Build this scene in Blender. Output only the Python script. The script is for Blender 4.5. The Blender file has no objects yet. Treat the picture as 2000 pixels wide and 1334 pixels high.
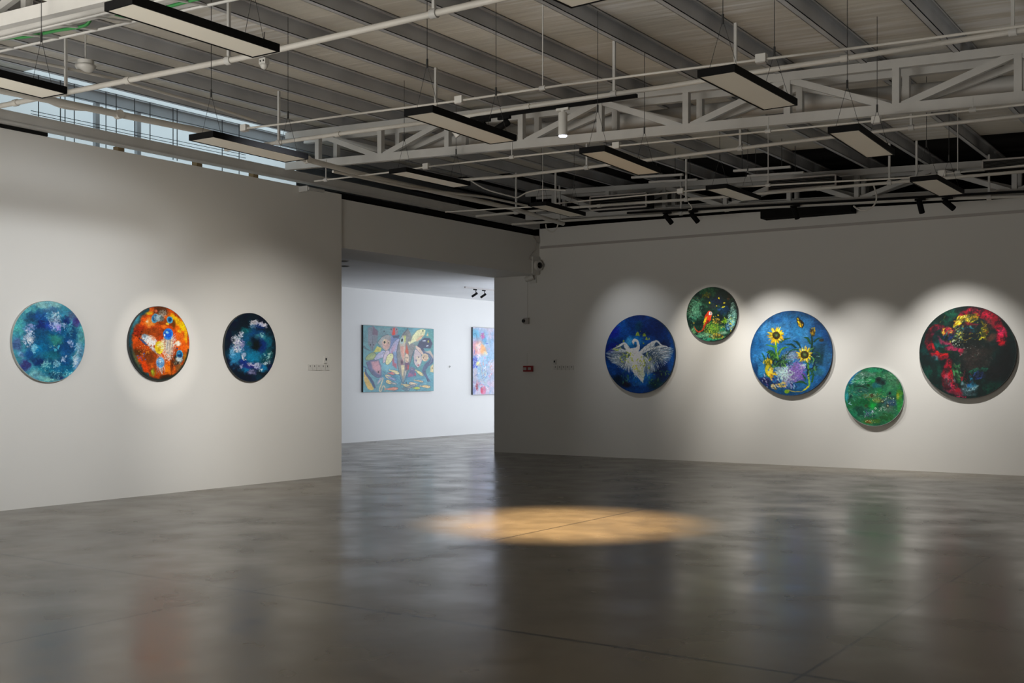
import bpy, math, random
import numpy as np
from mathutils import Vector, Matrix

# ------------------------------------------------------------------ scene
scene = bpy.context.scene
COL = scene.collection
scene.view_settings.view_transform = 'Standard'
scene.view_settings.look = 'None'
scene.view_settings.gamma = 1.0
scene.view_settings.exposure = 0.0
try:
    scene.view_settings.use_curve_mapping = False
except Exception:
    pass
scene.cycles.use_denoising = True
scene.cycles.max_bounces = 10
scene.cycles.diffuse_bounces = 6
scene.cycles.sample_clamp_indirect = 4.0
scene.cycles.caustics_reflective = False
scene.cycles.caustics_refractive = False

# ------------------------------------------------------------------ camera model (used to survey the place from the photo)
F, PX, HY = 2215.0, 1000.0, 736.0
TH = math.atan2(1490.0, F)
CT, ST = math.cos(TH), math.sin(TH)
CAM = Vector((11.82, -18.57, 1.5))

def ray(px, py):
    u, v = (px-PX)/F, (HY-py)/F
    return Vector((-ST+u*CT, CT+u*ST, v))

def atx(px, py, x):
    d = ray(px, py); return CAM + d*((x-CAM.x)/d.x)

def aty(px, py, y):
    d = ray(px, py); return CAM + d*((y-CAM.y)/d.y)

def atz(px, py, z):
    d = ray(px, py); return CAM + d*((z-CAM.z)/d.z)

cam_data = bpy.data.cameras.new('camera')
cam_data.sensor_width = 36.0
cam_data.lens = F/2000.0*36.0
cam_data.shift_y = (HY-667.0)/2000.0
cam_data.clip_end = 200
cam = bpy.data.objects.new('camera', cam_data)
COL.objects.link(cam)
cam.location = CAM
cam.rotation_euler = (math.pi/2, 0, TH)
scene.camera = cam

# ------------------------------------------------------------------ colour + materials
def lin(c):
    c = np.asarray(c, dtype=float)
    return np.where(c <= 0.04045, c/12.92, ((c+0.055)/1.055)**2.4)

def s8(r, g, b):
    return tuple(float(v) for v in lin(np.array((r, g, b))/255.0)) + (1.0,)

def mat(name, col, rough=0.6, metal=0.0, var=0.0, scale=3.0, bump=0.0, bscale=40.0, spec=0.5):
    m = bpy.data.materials.new(name); m.use_nodes = True
    nt = m.node_tree; b = nt.nodes['Principled BSDF']
    b.inputs['Roughness'].default_value = rough
    b.inputs['Metallic'].default_value = metal
    b.inputs['Specular IOR Level'].default_value = spec
    tc = nt.nodes.new('ShaderNodeTexCoord')
    n = nt.nodes.new('ShaderNodeTexNoise'); n.inputs['Scale'].default_value = scale; n.inputs['Detail'].default_value = 5
    nt.links.new(tc.outputs['Object'], n.inputs['Vector'])
    r = nt.nodes.new('ShaderNodeValToRGB')
    lo = tuple(max(0, v*(1-var)) for v in col[:3])+(1,); hi = tuple(min(1, v*(1+var)) for v in col[:3])+(1,)
    r.color_ramp.elements[0].color = lo; r.color_ramp.elements[0].position = .3
    r.color_ramp.elements[1].color = hi; r.color_ramp.elements[1].position = .7
    nt.links.new(n.outputs['Fac'], r.inputs['Fac']); nt.links.new(r.outputs['Color'], b.inputs['Base Color'])
    if bump:
        n2 = nt.nodes.new('ShaderNodeTexNoise'); n2.inputs['Scale'].default_value = bscale; n2.inputs['Detail'].default_value = 4
        nt.links.new(tc.outputs['Object'], n2.inputs['Vector'])
        bp = nt.nodes.new('ShaderNodeBump'); bp.inputs['Strength'].default_value = bump; bp.inputs['Distance'].default_value = .01
        nt.links.new(n2.outputs['Fac'], bp.inputs['Height']); nt.links.new(bp.outputs['Normal'], b.inputs['Normal'])
    return m

def emis(name, col, strength):
    m = bpy.data.materials.new(name); m.use_nodes = True
    b = m.node_tree.nodes['Principled BSDF']
    b.inputs['Base Color'].default_value = col
    b.inputs['Emission Color'].default_value = col
    b.inputs['Emission Strength'].default_value = strength
    return m

WALLC = (0.74, 0.73, 0.70)
M = {}
M['wall'] = mat('wall_paint', WALLC, .75, var=.015, scale=.8, bump=.06, bscale=25, spec=.25)
M['soffit'] = mat('plaster_ceiling', (0.82, 0.82, 0.82), .8, var=.03, scale=1.2, bump=.1, bscale=9, spec=.2)
M['white'] = mat('white_painted_steel', (0.52, 0.515, 0.50), .5, var=.06, scale=4)
M['pipe'] = mat('white_painted_pipe', (0.56, 0.54, 0.50), .5, var=.06, scale=4)
M['galv'] = mat('galvanised_steel', (0.46, 0.47, 0.49), .5, metal=.0, var=.12, scale=2.0)
M['black'] = mat('black_metal', (0.004, 0.004, 0.0045), .7, var=.1, spec=.12)
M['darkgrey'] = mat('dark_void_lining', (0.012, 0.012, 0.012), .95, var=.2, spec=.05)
M['duct'] = mat('dark_duct', (0.07, 0.068, 0.062), .7, var=.15)
M['diffuser'] = mat('opal_diffuser', (0.84, 0.80, 0.70), .5, var=.02, scale=2)
M['wire'] = mat('steel_wire', (0.03, 0.03, 0.03), .5)
M['green'] = mat('green_cable', (0.03, 0.20, 0.05), .5, var=.1)
M['red'] = mat('red_plastic', (0.30, 0.015, 0.018), .4)
M['plastic'] = mat('white_plastic', (0.66, 0.65, 0.62), .4)
M['label'] = mat('grey_plate', (0.45, 0.42, 0.40), .5)
M['wood'] = mat('raw_timber', (0.22, 0.13, 0.05), .7, var=.25, scale=9)
M['lens'] = mat('dark_glass', (0.004, 0.004, 0.004), .15)
M['rim'] = mat('canvas_edge_dark', (0.028, 0.034, 0.036), .6, var=.2, scale=3)
M['rimgrey'] = mat('canvas_edge_grey', (0.40, 0.44, 0.43), .6, var=.2, scale=3)
M['rimblue'] = mat('canvas_edge_blue', (0.01, 0.05, 0.12), .6, var=.2, scale=3)
M['lamplit'] = emis('lit_lamp_lens', (0.72, 0.78, 1.0, 1), 6.0)

# ------------------------------------------------------------------ mesh builder
class MB:
    def __init__(s): s.v = []; s.f = []; s.sm = []
    def add(s, vs, fs, smooth=False):
        b = len(s.v); s.v += [tuple(p) for p in vs]
        s.f += [tuple(b+i for i in f) for f in fs]; s.sm += [smooth]*len(fs); return s
    def box(s, lo, hi):
        x0, y0, z0 = lo; x1, y1, z1 = hi
        return s.add([(x0,y0,z0),(x1,y0,z0),(x1,y1,z0),(x0,y1,z0),(x0,y0,z1),(x1,y0,z1),(x1,y1,z1),(x0,y1,z1)],
                     [(0,3,2,1),(4,5,6,7),(0,1,5,4),(1,2,6,5),(2,3,7,6),(3,0,4,7)])
    def bar(s, a, b, w, h, up=Vector((0,0,1))):
        a, b = Vector(a), Vector(b); d = (b-a).normalized()
        if abs(d.dot(up)) > .98: up = Vector((0,1,0))
        x = d.cross(up).normalized()*w/2; y = x.cross(d).normalized()*h/2
        vs = [a-x-y,a+x-y,a+x+y,a-x+y,b-x-y,b+x-y,b+x+y,b-x+y]
        return s.add(vs, [(0,1,2,3),(4,7,6,5),(0,4,5,1),(1,5,6,2),(2,6,7,3),(3,7,4,0)])
    def tube(s, pts, r, n=10, caps=True):
        pts = [Vector(p) for p in pts]; rings = []
        up = Vector((0,0,1)); prev = None
        rs = r if isinstance(r, (list, tuple)) else [r]*len(pts)
        for i, p in enumerate(pts):
            d = (pts[min(i+1,len(pts)-1)]-pts[max(i-1,0)]).normalized()
            if prev is None:
                x = d.cross(up)
                if x.length < .05: x = d.cross(Vector((0,1,0)))
            else:
                x = prev - d*prev.dot(d)
            x.normalize(); prev = x; y = d.cross(x)
            rings.append([p+(x*math.cos(2*math.pi*k/n)+y*math.sin(2*math.pi*k/n))*rs[i] for k in range(n)])
        vs = [q for rr in rings for q in rr]; fs = []
        for i in range(len(pts)-1):
            for k in range(n):
                a, b = i*n+k, i*n+(k+1)%n
                fs.append((a, b, b+n, a+n))
        s.add(vs, fs, True)
        if caps:
            s.add(rings[0], [tuple(range(n))[::-1]]); s.add(rings[-1], [tuple(range(n))])
        return s
    def dome(s, c, axis, r, h, n=16, m=5):
        c = Vector(c); ax = Vector(axis).normalized(); x = ax.cross(Vector((.3,.2,1))).normalized(); y = ax.cross(x)
        vs = []; fs = []
        for i in range(m):
            a = math.pi/2*i/m
            for k in range(n):
                t = 2*math.pi*k/n
                vs.append(c+(x*math.cos(t)+y*math.sin(t))*r*math.cos(a)+ax*h*math.sin(a))
        vs.append(c+ax*h)
        for i in range(m-1):
            for k in range(n):
                fs.append((i*n+k, i*n+(k+1)%n, (i+1)*n+(k+1)%n, (i+1)*n+k))
        for k in range(n): fs.append(((m-1)*n+k, (m-1)*n+(k+1)%n, m*n))
        fs.append(tuple(range(n))[::-1])
        return s.add(vs, fs, True)
    def build(s, name, material, parent=None):
        o0 = parent.location if parent is not None else Vector((0,0,0))
        if parent is not None and parent.parent is not None: o0 = o0 + parent.parent.location
        if parent is None:
            o0 = Vector((sum(v[0] for v in s.v), sum(v[1] for v in s.v), sum(v[2] for v in s.v)))/len(s.v)
        me = bpy.data.meshes.new(name)
        me.from_pydata([(v[0]-o0.x, v[1]-o0.y, v[2]-o0.z) for v in s.v], [], s.f)
        me.polygons.foreach_set('use_smooth', s.sm)
        me.materials.append(material); me.update()
        o = bpy.data.objects.new(name, me); COL.objects.link(o)
        if parent is not None: o.parent = parent
        else: o.location = o0
        return o

def tag(o, label=None, cat=None, group=None, kind=None):
    if label: o['label'] = label
    if cat: o['category'] = cat
    if group: o['group'] = group
    if kind: o['kind'] = kind
    return o

def empty(name, loc, label, cat, group=None):
    o = bpy.data.objects.new(name, None); COL.objects.link(o); o.location = Vector(loc)
    o.empty_display_size = .1
    return tag(o, label, cat, group)

def struct(name, mb, m, label=None):
    return tag(mb.build(name, m), label, name.split('_')[0], None, 'structure')
# ------------------------------------------------------------------ the setting
def floor_material():
    m = bpy.data.materials.new('polished_concrete'); m.use_nodes = True
    nt = m.node_tree; N = nt.nodes; L = nt.links; b = N['Principled BSDF']
    geo = N.new('ShaderNodeNewGeometry')
    def noise(scale, detail, sx=1, sy=1):
        mp = N.new('ShaderNodeMapping'); mp.inputs['Scale'].default_value = (sx, sy, 1)
        L.new(geo.outputs['Position'], mp.inputs['Vector'])
        n = N.new('ShaderNodeTexNoise'); n.inputs['Scale'].default_value = scale; n.inputs['Detail'].default_value = detail
        L.new(mp.outputs['Vector'], n.inputs['Vector']); return n.outputs['Fac']
    r = N.new('ShaderNodeValToRGB')
    r.color_ramp.elements[0].position = .32; r.color_ramp.elements[0].color = FLOOR_LO
    r.color_ramp.elements[1].position = .70; r.color_ramp.elements[1].color = FLOOR_HI
    L.new(noise(.55, 8), r.inputs['Fac'])
    r2 = N.new('ShaderNodeValToRGB')
    r2.color_ramp.elements[0].position = .35; r2.color_ramp.elements[0].color = (.84, .84, .84, 1)
    r2.color_ramp.elements[1].position = .65; r2.color_ramp.elements[1].color = (1.06, 1.06, 1.06, 1)
    L.new(noise(3.2, 9), r2.inputs['Fac'])
    mul = N.new('ShaderNodeMix'); mul.data_type = 'RGBA'; mul.blend_type = 'MULTIPLY'; mul.inputs['Factor'].default_value = 1
    L.new(r.outputs['Color'], mul.inputs['A']); L.new(r2.outputs['Color'], mul.inputs['B'])
    # saw-cut joints
    sep = N.new('ShaderNodeSeparateXYZ'); L.new(geo.outputs['Position'], sep.inputs[0])
    tot = None
    for ax, pos in (('X', 1.85), ('X', 5.88), ('X', 9.85), ('Y', -13.02), ('Y', -6.7), ('Y', -19.3)):
        s1 = N.new('ShaderNodeMath'); s1.operation = 'SUBTRACT'; L.new(sep.outputs[ax], s1.inputs[0]); s1.inputs[1].default_value = pos
        s2 = N.new('ShaderNodeMath'); s2.operation = 'ABSOLUTE'; L.new(s1.outputs[0], s2.inputs[0])
        s3 = N.new('ShaderNodeMath'); s3.operation = 'LESS_THAN'; L.new(s2.outputs[0], s3.inputs[0]); s3.inputs[1].default_value = (.018 if ax == 'Y' else .010)
        if tot is None: tot = s3.outputs[0]
        else:
            a = N.new('ShaderNodeMath'); a.operation = 'MAXIMUM'; L.new(tot, a.inputs[0]); L.new(s3.outputs[0], a.inputs[1]); tot = a.outputs[0]
    jm = N.new('ShaderNodeMix'); jm.data_type = 'RGBA'; L.new(tot, jm.inputs['Factor'])
    L.new(mul.outputs['Result'], jm.inputs['A']); jm.inputs['B'].default_value = (.022, .019, .015, 1)
    L.new(jm.outputs['Result'], b.inputs['Base Color'])
    rr = N.new('ShaderNodeMapRange'); rr.inputs['To Min'].default_value = .17; rr.inputs['To Max'].default_value = .30
    rr.inputs['From Min'].default_value = .3; rr.inputs['From Max'].default_value = .7
    L.new(noise(1.6, 3), rr.inputs['Value']); L.new(rr.outputs[0], b.inputs['Roughness'])
    bp = N.new('ShaderNodeBump'); bp.inputs['Strength'].default_value = .05; bp.inputs['Distance'].default_value = .004
    L.new(noise(5.5, 2), bp.inputs['Height']); L.new(bp.outputs['Normal'], b.inputs['Normal'])
    b.inputs['Specular IOR Level'].default_value = .6
    return m

def roof_material():
    m = bpy.data.materials.new('roof_insulation_sheet'); m.use_nodes = True
    nt = m.node_tree; N = nt.nodes; L = nt.links; b = N['Principled BSDF']
    geo = N.new('ShaderNodeNewGeometry')
    sep = N.new('ShaderNodeSeparateXYZ'); L.new(geo.outputs['Position'], sep.inputs[0])
    n1 = N.new('ShaderNodeTexNoise'); n1.inputs['Scale'].default_value = .7; n1.inputs['Detail'].default_value = 4
    L.new(geo.outputs['Position'], n1.inputs['Vector'])
    r = N.new('ShaderNodeValToRGB')
    r.color_ramp.elements[0].position = .35; r.color_ramp.elements[0].color = ROOF_LO
    r.color_ramp.elements[1].position = .68; r.color_ramp.elements[1].color = ROOF_HI
    L.new(n1.outputs['Fac'], r.inputs['Fac'])
    # laps between the sheets every 1.05 m along the hall
    md = N.new('ShaderNodeMath'); md.operation = 'PINGPONG'; L.new(sep.outputs['Y'], md.inputs[0]); md.inputs[1].default_value = .525
    lt = N.new('ShaderNodeMath'); lt.operation = 'LESS_THAN'; L.new(md.outputs[0], lt.inputs[0]); lt.inputs[1].default_value = .012
    mx = N.new('ShaderNodeMix'); mx.data_type = 'RGBA'; L.new(lt.outputs[0], mx.inputs['Factor'])
    L.new(r.outputs['Color'], mx.inputs['A']); mx.inputs['B'].default_value = (.72, .69, .63, 1)
    # highlights on the creased sheets, painted as patches of lighter streaks
    n4 = N.new('ShaderNodeTexNoise'); n4.inputs['Scale'].default_value = .45; n4.inputs['Detail'].default_value = 2
    L.new(geo.outputs['Position'], n4.inputs['Vector'])
    mp4 = N.new('ShaderNodeMapping'); mp4.inputs['Scale'].default_value = (.7, 10.0, 1); L.new(geo.outputs['Position'], mp4.inputs['Vector'])
    n5 = N.new('ShaderNodeTexNoise'); n5.inputs['Scale'].default_value = 1.2; n5.inputs['Detail'].default_value = 4; L.new(mp4.outputs['Vector'], n5.inputs['Vector'])
    m4 = N.new('ShaderNodeMapRange'); m4.inputs['From Min'].default_value = .50; m4.inputs['From Max'].default_value = .60; L.new(n4.outputs['Fac'], m4.inputs['Value'])
    m5 = N.new('ShaderNodeMapRange'); m5.inputs['From Min'].default_value = .42; m5.inputs['From Max'].default_value = .62; L.new(n5.outputs['Fac'], m5.inputs['Value'])
    mm = N.new('ShaderNodeMath'); mm.operation = 'MULTIPLY'; L.new(m4.outputs[0], mm.inputs[0]); L.new(m5.outputs[0], mm.inputs[1])
    mf = N.new('ShaderNodeMix'); mf.data_type = 'RGBA'; L.new(mm.outputs[0], mf.inputs['Factor'])
    L.new(mx.outputs['Result'], mf.inputs['A']); mf.inputs['B'].default_value = (.84, .84, .84, 1)
    L.new(mf.outputs['Result'], b.inputs['Base Color'])
    # crinkled foil patches
    mp = N.new('ShaderNodeMapping'); mp.inputs['Scale'].default_value = (1.0, 9.0, 1); L.new(geo.outputs['Position'], mp.inputs['Vector'])
    n2 = N.new('ShaderNodeTexNoise'); n2.inputs['Scale'].default_value = 1.5; n2.inputs['Detail'].default_value = 3
    L.new(mp.outputs['Vector'], n2.inputs['Vector'])
    bp = N.new('ShaderNodeBump'); bp.inputs['Strength'].default_value = .22; bp.inputs['Distance'].default_value = .03
    L.new(n2.outputs['Fac'], bp.inputs['Height']); L.new(bp.outputs['Normal'], b.inputs['Normal'])
    b.inputs['Roughness'].default_value = .42
    b.inputs['Specular IOR Level'].default_value = .5
    return m

FLOOR_LO = (.080, .065, .044, 1); FLOOR_HI = (.128, .105, .074, 1)
ROOF_LO = (.56, .53, .47, 1); ROOF_HI = (.66, .63, .56, 1)
M['floor'] = floor_material()
M['roof'] = roof_material()

LEFT_END = -5.66      # left wall stops here, the wide opening begins
struct('floor', MB().box((-9, -27, -.2), (17, 15.5, 0)), M['floor'], 'grey brown polished concrete floor with saw-cut joints')
struct('wall_left', MB().box((-.3, -26, 0), (0, LEFT_END, 4.285)), M['wall'], 'white left wall with three round paintings')
# right wall: its top edge is uneven
rw = MB()
tops = [(-1.1, 3.4752), (-.03, 3.4752), (-.03, 4.37), (1.2, 4.37), (2.6, 4.36), (4.2, 4.345), (5.3, 4.32), (6.6, 4.26), (8.0, 4.225), (9.2, 4.20), (16.5, 4.18)]
vs = []; fs = []
poly = [(-1.1, 0)] + tops + [(16.5, 0)]
n = len(poly)
rw.add([(x, 0, z) for x, z in poly]+[(x, .25, z) for x, z in poly],
       [tuple(range(n)), tuple(range(2*n-1, n-1, -1))]+[(i, i+n, (i+1) % n+n, (i+1) % n) for i in range(n)])
struct('wall_right', rw, M['wall'], 'white right wall with five round paintings')
struct('wall_header', MB().box((-1.1, LEFT_END+.002, 3.475), (-.03, -.002, 4.222)), M['wall'], 'deep white header beam over the wide opening')
struct('wall_far', MB().box((-5.94, -18, 0), (-5.64, 15.3, 3.62)), M['wall'], 'bright white wall of the next room')
struct('wall_far_north', MB().box((-5.64, 15.05, 0), (-.85, 15.3, 3.62)), M['wall'])
struct('wall_far_east', MB().box((-1.1, .25, 0), (-.85, 15.05, 3.62)), M['wall'])
struct('wall_far_south', MB().box((-5.64, -18, 0), (-.3, -17.7, 3.62)), M['wall'])
struct('ceiling_far', MB().box((-5.64, -17.7, 3.53), (-1.1, 15.05, 3.65)).box((-1.1, -17.7, 3.53), (-.3, LEFT_END, 3.65)), M['soffit'], 'low white ceiling of the next room')

def roof_z(x): return 4.94 - .034*(x-5.4)
DARK_Y = -1.95
rf = MB()
def slab(mb, x0, x1, y0, y1):
    a, b = roof_z(x0), roof_z(x1)
    mb.add([(x0,y0,a),(x1,y0,b),(x1,y1,b),(x0,y1,a),(x0,y0,a+.12),(x1,y0,b+.12),(x1,y1,b+.12),(x0,y1,a+.12)],
           [(0,3,2,1),(4,5,6,7),(0,1,5,4),(1,2,6,5),(2,3,7,6),(3,0,4,7)])
slab(rf, .28, 17, -27, DARK_Y); slab(rf, -9, -1.52, -27, DARK_Y)
slab(rf, -1.52, .28, -27, -10.6); slab(rf, -1.52, .28, -6.1, DARK_Y)
struct('ceiling', rf, M['roof'], 'sloping roof lined with pale crinkled insulation sheets')
M['skylight'] = emis('translucent_roof_sheet', (.66, .77, .82, 1), .52)
for k, (x0, x1) in enumerate(((-.62, .28), (-1.52, -.62))):
    sk = MB(); slab(sk, x0, x1, -10.6, -6.1)
    struct('window_%d' % (k+1), sk, M['skylight'], ('nearer', 'farther')[k]+' strip of translucent roof sheet glowing with daylight beyond the left wall')
struct('window_3', MB().box((-.76, -13.2, 4.2), (-.72, -5.9, roof_z(-.74)-.01)), M['skylight'], 'long clerestory pane glowing with daylight above the left wall top')
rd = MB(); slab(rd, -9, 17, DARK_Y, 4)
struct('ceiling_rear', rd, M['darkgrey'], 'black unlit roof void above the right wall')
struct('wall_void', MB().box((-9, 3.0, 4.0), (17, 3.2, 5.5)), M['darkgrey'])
struct('trim_1', MB().box((.0, -.03, 3.985), (16.5, 0, 4.005)).box((.0, -.018, 4.005), (16.5, 0, 4.03)), M['label'], 'thin grey ledge running along the top of the right wall')

# tie beam that runs along the top of the left wall
b = MB().box((0, -26, 4.33), (.15, -.25, 4.345)).box((0, -26, 4.445), (.15, -.25, 4.46)).box((0.03, -26, 4.345), (.14, -.25, 4.445))
tag(b.build('tie_beam', M['white']), 'long white steel beam lying just above the left wall and header', 'beam')
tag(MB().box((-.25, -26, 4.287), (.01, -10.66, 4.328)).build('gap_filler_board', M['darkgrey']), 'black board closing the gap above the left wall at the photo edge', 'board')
tag(MB().box((-.6, LEFT_END+.02, 4.226), (-.08, -.3, 4.328)).build('gap_shade_strip', M['darkgrey']), 'dark strip standing in for the open black gap between header and white beam', 'strip')  # added to paint the shade of the open gap
# ------------------------------------------------------------------ purlins
PUR = [5.68+.9*k for k in range(-14, 9)]
ordw = ['first','second','third','fourth','fifth','sixth','seventh','eighth','ninth','tenth','eleventh','twelfth','thirteenth','fourteenth',
        'fifteenth','sixteenth','seventeenth','eighteenth','nineteenth','twentieth','twenty-first','twenty-second','twenty-third']
vis = [x for x in PUR if x < 10.4]
PZ0, PZ1 = .15, .0
def make_purlin(x, i):
    zt = roof_z(x)-.002; p = MB(); y0, y1 = -26.5, .6
    p.box((x-.003, y0, zt-.15), (x+.003, y1, zt))
    p.box((x-.003, y0, zt-.006), (x+.06, y1, zt)); p.box((x+.054, y0, zt-.022), (x+.06, y1, zt))
    p.box((x-.06, y0, zt-.15), (x+.003, y1, zt-.144)); p.box((x-.06, y0, zt-.15), (x-.054, y1, zt-.132))
    o = p.build('roof_purlin', M['galv'])
    tag(o, '%s galvanised roof purlin from the right, running away under the roof sheets' % ordw[i], 'purlin', 'galvanised purlins under the roof')
for i, x in enumerate(reversed(vis)): make_purlin(x, i)

# ------------------------------------------------------------------ trusses
vx = [aty(p, 250, -6.97).x for p in (622, 744, 875, 1019, 1173, 1341, 1539, 1751, 1989)]
vx += [vx[-1]+1.05, vx[-1]+2.1, vx[-1]+3.15]
def zb0(x): return 4.478-.0357*(x-.5)
def zt(x): return 4.895-.0335*(x-1)
def make_truss(y, label, second=.37, x0=.16):
    lift = (0, .085)
    t = empty('roof_truss', (x0, y, zb0(x0)), label, 'truss', 'white steel roof trusses')
    for k, dy in enumerate((0, second)):
        yy = y+dy; x1 = 15.5
        zb = lambda x, f=lift[k]: zb0(x)+f
        MB().bar((x0, yy, zb(x0)), (x1, yy, zb(x1)), .075, .105).build('bottom_chord', M['white'], t)
        MB().bar((x0, yy, zt(x0)), (x1, yy, zt(x1)), .075, .09).build('top_chord', M['white'], t)
        for i, x in enumerate(vx):
            MB().bar((x, yy, zb(x)), (x, yy, zt(x)), .07, .07).build('web_post', M['white'], t)
            if i+1 < len(vx):
                xn = vx[i+1]
                a, b = ((x, yy, zt(x)-.03), (xn-.06, yy, zb(xn)+.03)) if i % 2 == 0 else ((x+.06, yy, zb(x)+.03), (xn, yy, zt(xn)-.03))
                MB().bar(a, b, .05, .07).build('diagonal_brace', M['white'], t)
    return t
make_truss(-13.25, 'white roof truss at the top left corner, nearest to the viewer')
make_truss(-6.97, 'white roof truss crossing the middle of the hall, ending above the left wall')
make_truss(-.75, 'white roof truss in the dark strip just in front of the right wall')

# ------------------------------------------------------------------ pipes and conduits
def pline(kind, pts, plane):
    return [aty(px, py, plane) if kind == 'y' else atx(px, py, plane) for px, py in pts]

def pipe(name, label, cat, pts, r, m='pipe', hang=(), hr=.013, joints=(), boxes=(), group=None):
    """hang: (point, top z) hanger posts; boxes: points with a junction box"""
    t = empty(name, pts[0], label, cat, group)
    MB().tube(pts, r, 12).build('tube', M[m], t)
    for p, ztop in hang:
        h = MB().bar((p.x, p.y, p.z+r*.5), (p.x, p.y, ztop), hr*2, hr*2).build('hanger_post', M['white'], t)
        MB().tube([(p.x-.03, p.y, p.z), (p.x+.03, p.y, p.z)], r+.012, 12).build('clamp', M['white'], t)
    for p in joints:
        MB().tube([(p.x-.035, p.y, p.z-.0), (p.x+.035, p.y, p.z)], r*1.35, 12).build('coupling', M[m], t)
    for p in boxes:
        c = MB().box((p.x-.042, p.y-.03, p.z-.025), (p.x+.042, p.y+.03, p.z+.04))
        bx = c.build('junction_box', M['plastic'], t)
        MB().box((p.x-.038, p.y-.026, p.z-.032), (p.x+.038, p.y+.026, p.z-.0255)).build('box_lid', M['label'], bx)
    return t
def on(pts, px):      # the point of a surveyed run at photo column px, by projecting
    best = None
    for a, b in zip(pts, pts[1:]):
        for k in range(201):
            p = a.lerp(b, k/200); r = p-CAM; dep = -ST*r.x+CT*r.y; q = PX+F*(CT*r.x+ST*r.y)/dep
            if best is None or abs(q-px) < best[0]: best = (abs(q-px), p)
    return best[1]
def pz(x): return roof_z(x)-.14

q = pline('y', [(-60, 221), (0, 207), (150, 177), (330, 141), (487, 110), (552, 95), (897, 15), (1130, -38), (1500, -118), (2000, -229), (2600, -365)], -11.6)
pipe('sprinkler_pipe', 'thick white pipe slanting across the upper left below the large light panel', 'pipe', q, .027,
     hang=[(on(q, p), pz(on(q, p).x)) for p in (129, 447, 847)], joints=[on(q, p) for p in (31, 250)], group='white pipes running across the hall')
q = pline('y', [(440, 292), (525, 281), (690, 258), (825, 240), (907, 228), (1100, 198), (1297, 170), (1500, 137), (1697, 107), (2010, 57), (2300, 10)], -8.87)
P3 = q
pipe('sprinkler_pipe', 'white pipe running in front of the middle truss with the black track under it', 'pipe', q, .023,
     hang=[(on(q, p), pz(on(q, p).x)) for p in (545, 851, 1200, 1437, 1979)], joints=[on(q, p) for p in (660, 1030, 1650)], group='white pipes running across the hall')
q = pline('y', [(895, 352), (1000, 344), (1147, 327), (1300, 308), (1500, 283), (1712, 257), (2010, 224), (2300, 190)], -5.5)
pipe('sprinkler_pipe', 'white pipe passing behind the middle truss and over the right-hand light panels', 'pipe', q, .022,
     hang=[(on(q, p), pz(on(q, p).x)) for p in (1146, 1446, 1780)], joints=[on(q, p) for p in (1250,)], group='white pipes running across the hall')
q = pline('y', [(930, 422), (1067, 410), (1112, 406), (1250, 396), (1410, 385), (1475, 379), (1772, 354), (1916, 342), (2010, 334), (2300, 312)], -2.65)
pipe('sprinkler_pipe', 'white pipe farthest back, on posts in front of the dark strip', 'pipe', q, .022,
     hang=[(on(q, p), pz(on(q, p).x)) for p in (1008, 1085, 1340, 1737, 1790)], joints=[on(q, p) for p in (1170, 1600)], group='white pipes running across the hall')
q = pline('y', [(1000, 438), (1180, 426), (1300, 419), (1497, 404), (1640, 396), (1850, 388), (2010, 383), (2300, 375)], -1.2)
pipe('sprinkler_pipe', 'white pipe lying closest to the top of the right wall', 'pipe', q, .024, hang=[(on(q, p), pz(on(q, p).x)) for p in (1093, 1330, 1932)],
     joints=[on(q, 1420)], group='white pipes running across the hall')
q = pline('y', [(470, 252), (560, 241), (700, 222), (895, 197), (1100, 166), (1300, 140), (1480, 117), (1700, 90), (2010, 49), (2300, 10)], -10.0)
pipe('cable_conduit', 'thin white conduit nearest the viewer, with boxes above three light panels', 'conduit', q, .0105, boxes=[on(q, p) for p in (478, 898, 1487)],
     hang=[(on(q, p), roof_z(on(q, p).x)-.005) for p in (1060,)], hr=.004, group='thin white cable conduits')
q = pline('y', [(614, 354), (757, 337), (833, 326), (1000, 307), (1147, 291), (1400, 266), (1697, 237), (2010, 203), (2300, 170)], -7.4)
pipe('cable_conduit', 'thin white conduit following the underside of the middle truss', 'conduit', q, .0105, boxes=[on(q, p) for p in (833, 1205, 1712)],
     hang=[(on(q, p), zb0(on(q, p).x)-.05) for p in (637, 1000, 1500, 1900)], hr=.005, group='thin white cable conduits')
q = pline('y', [(870, 414), (1040, 404), (1092, 397), (1375, 370), (1514, 361), (1775, 347), (2010, 322), (2300, 295)], -4.4)
pipe('cable_conduit', 'thin white conduit over the farthest row of light panels', 'conduit', q, .011, boxes=[on(q, p) for p in (1330, 1840)],
     hang=[(on(q, p), pz(on(q, p).x)) for p in (1060, 1500, 1870)], hr=.005, group='thin white cable conduits')
q = pline('y', [(800, 284), (1000, 262), (1240, 236), (1500, 206), (1750, 185), (2010, 163), (2300, 135)], -6.28)
pipe('air_duct', 'widest pale round duct running behind the posts of the middle truss', 'duct', q, .1, m='white', joints=())
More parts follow.
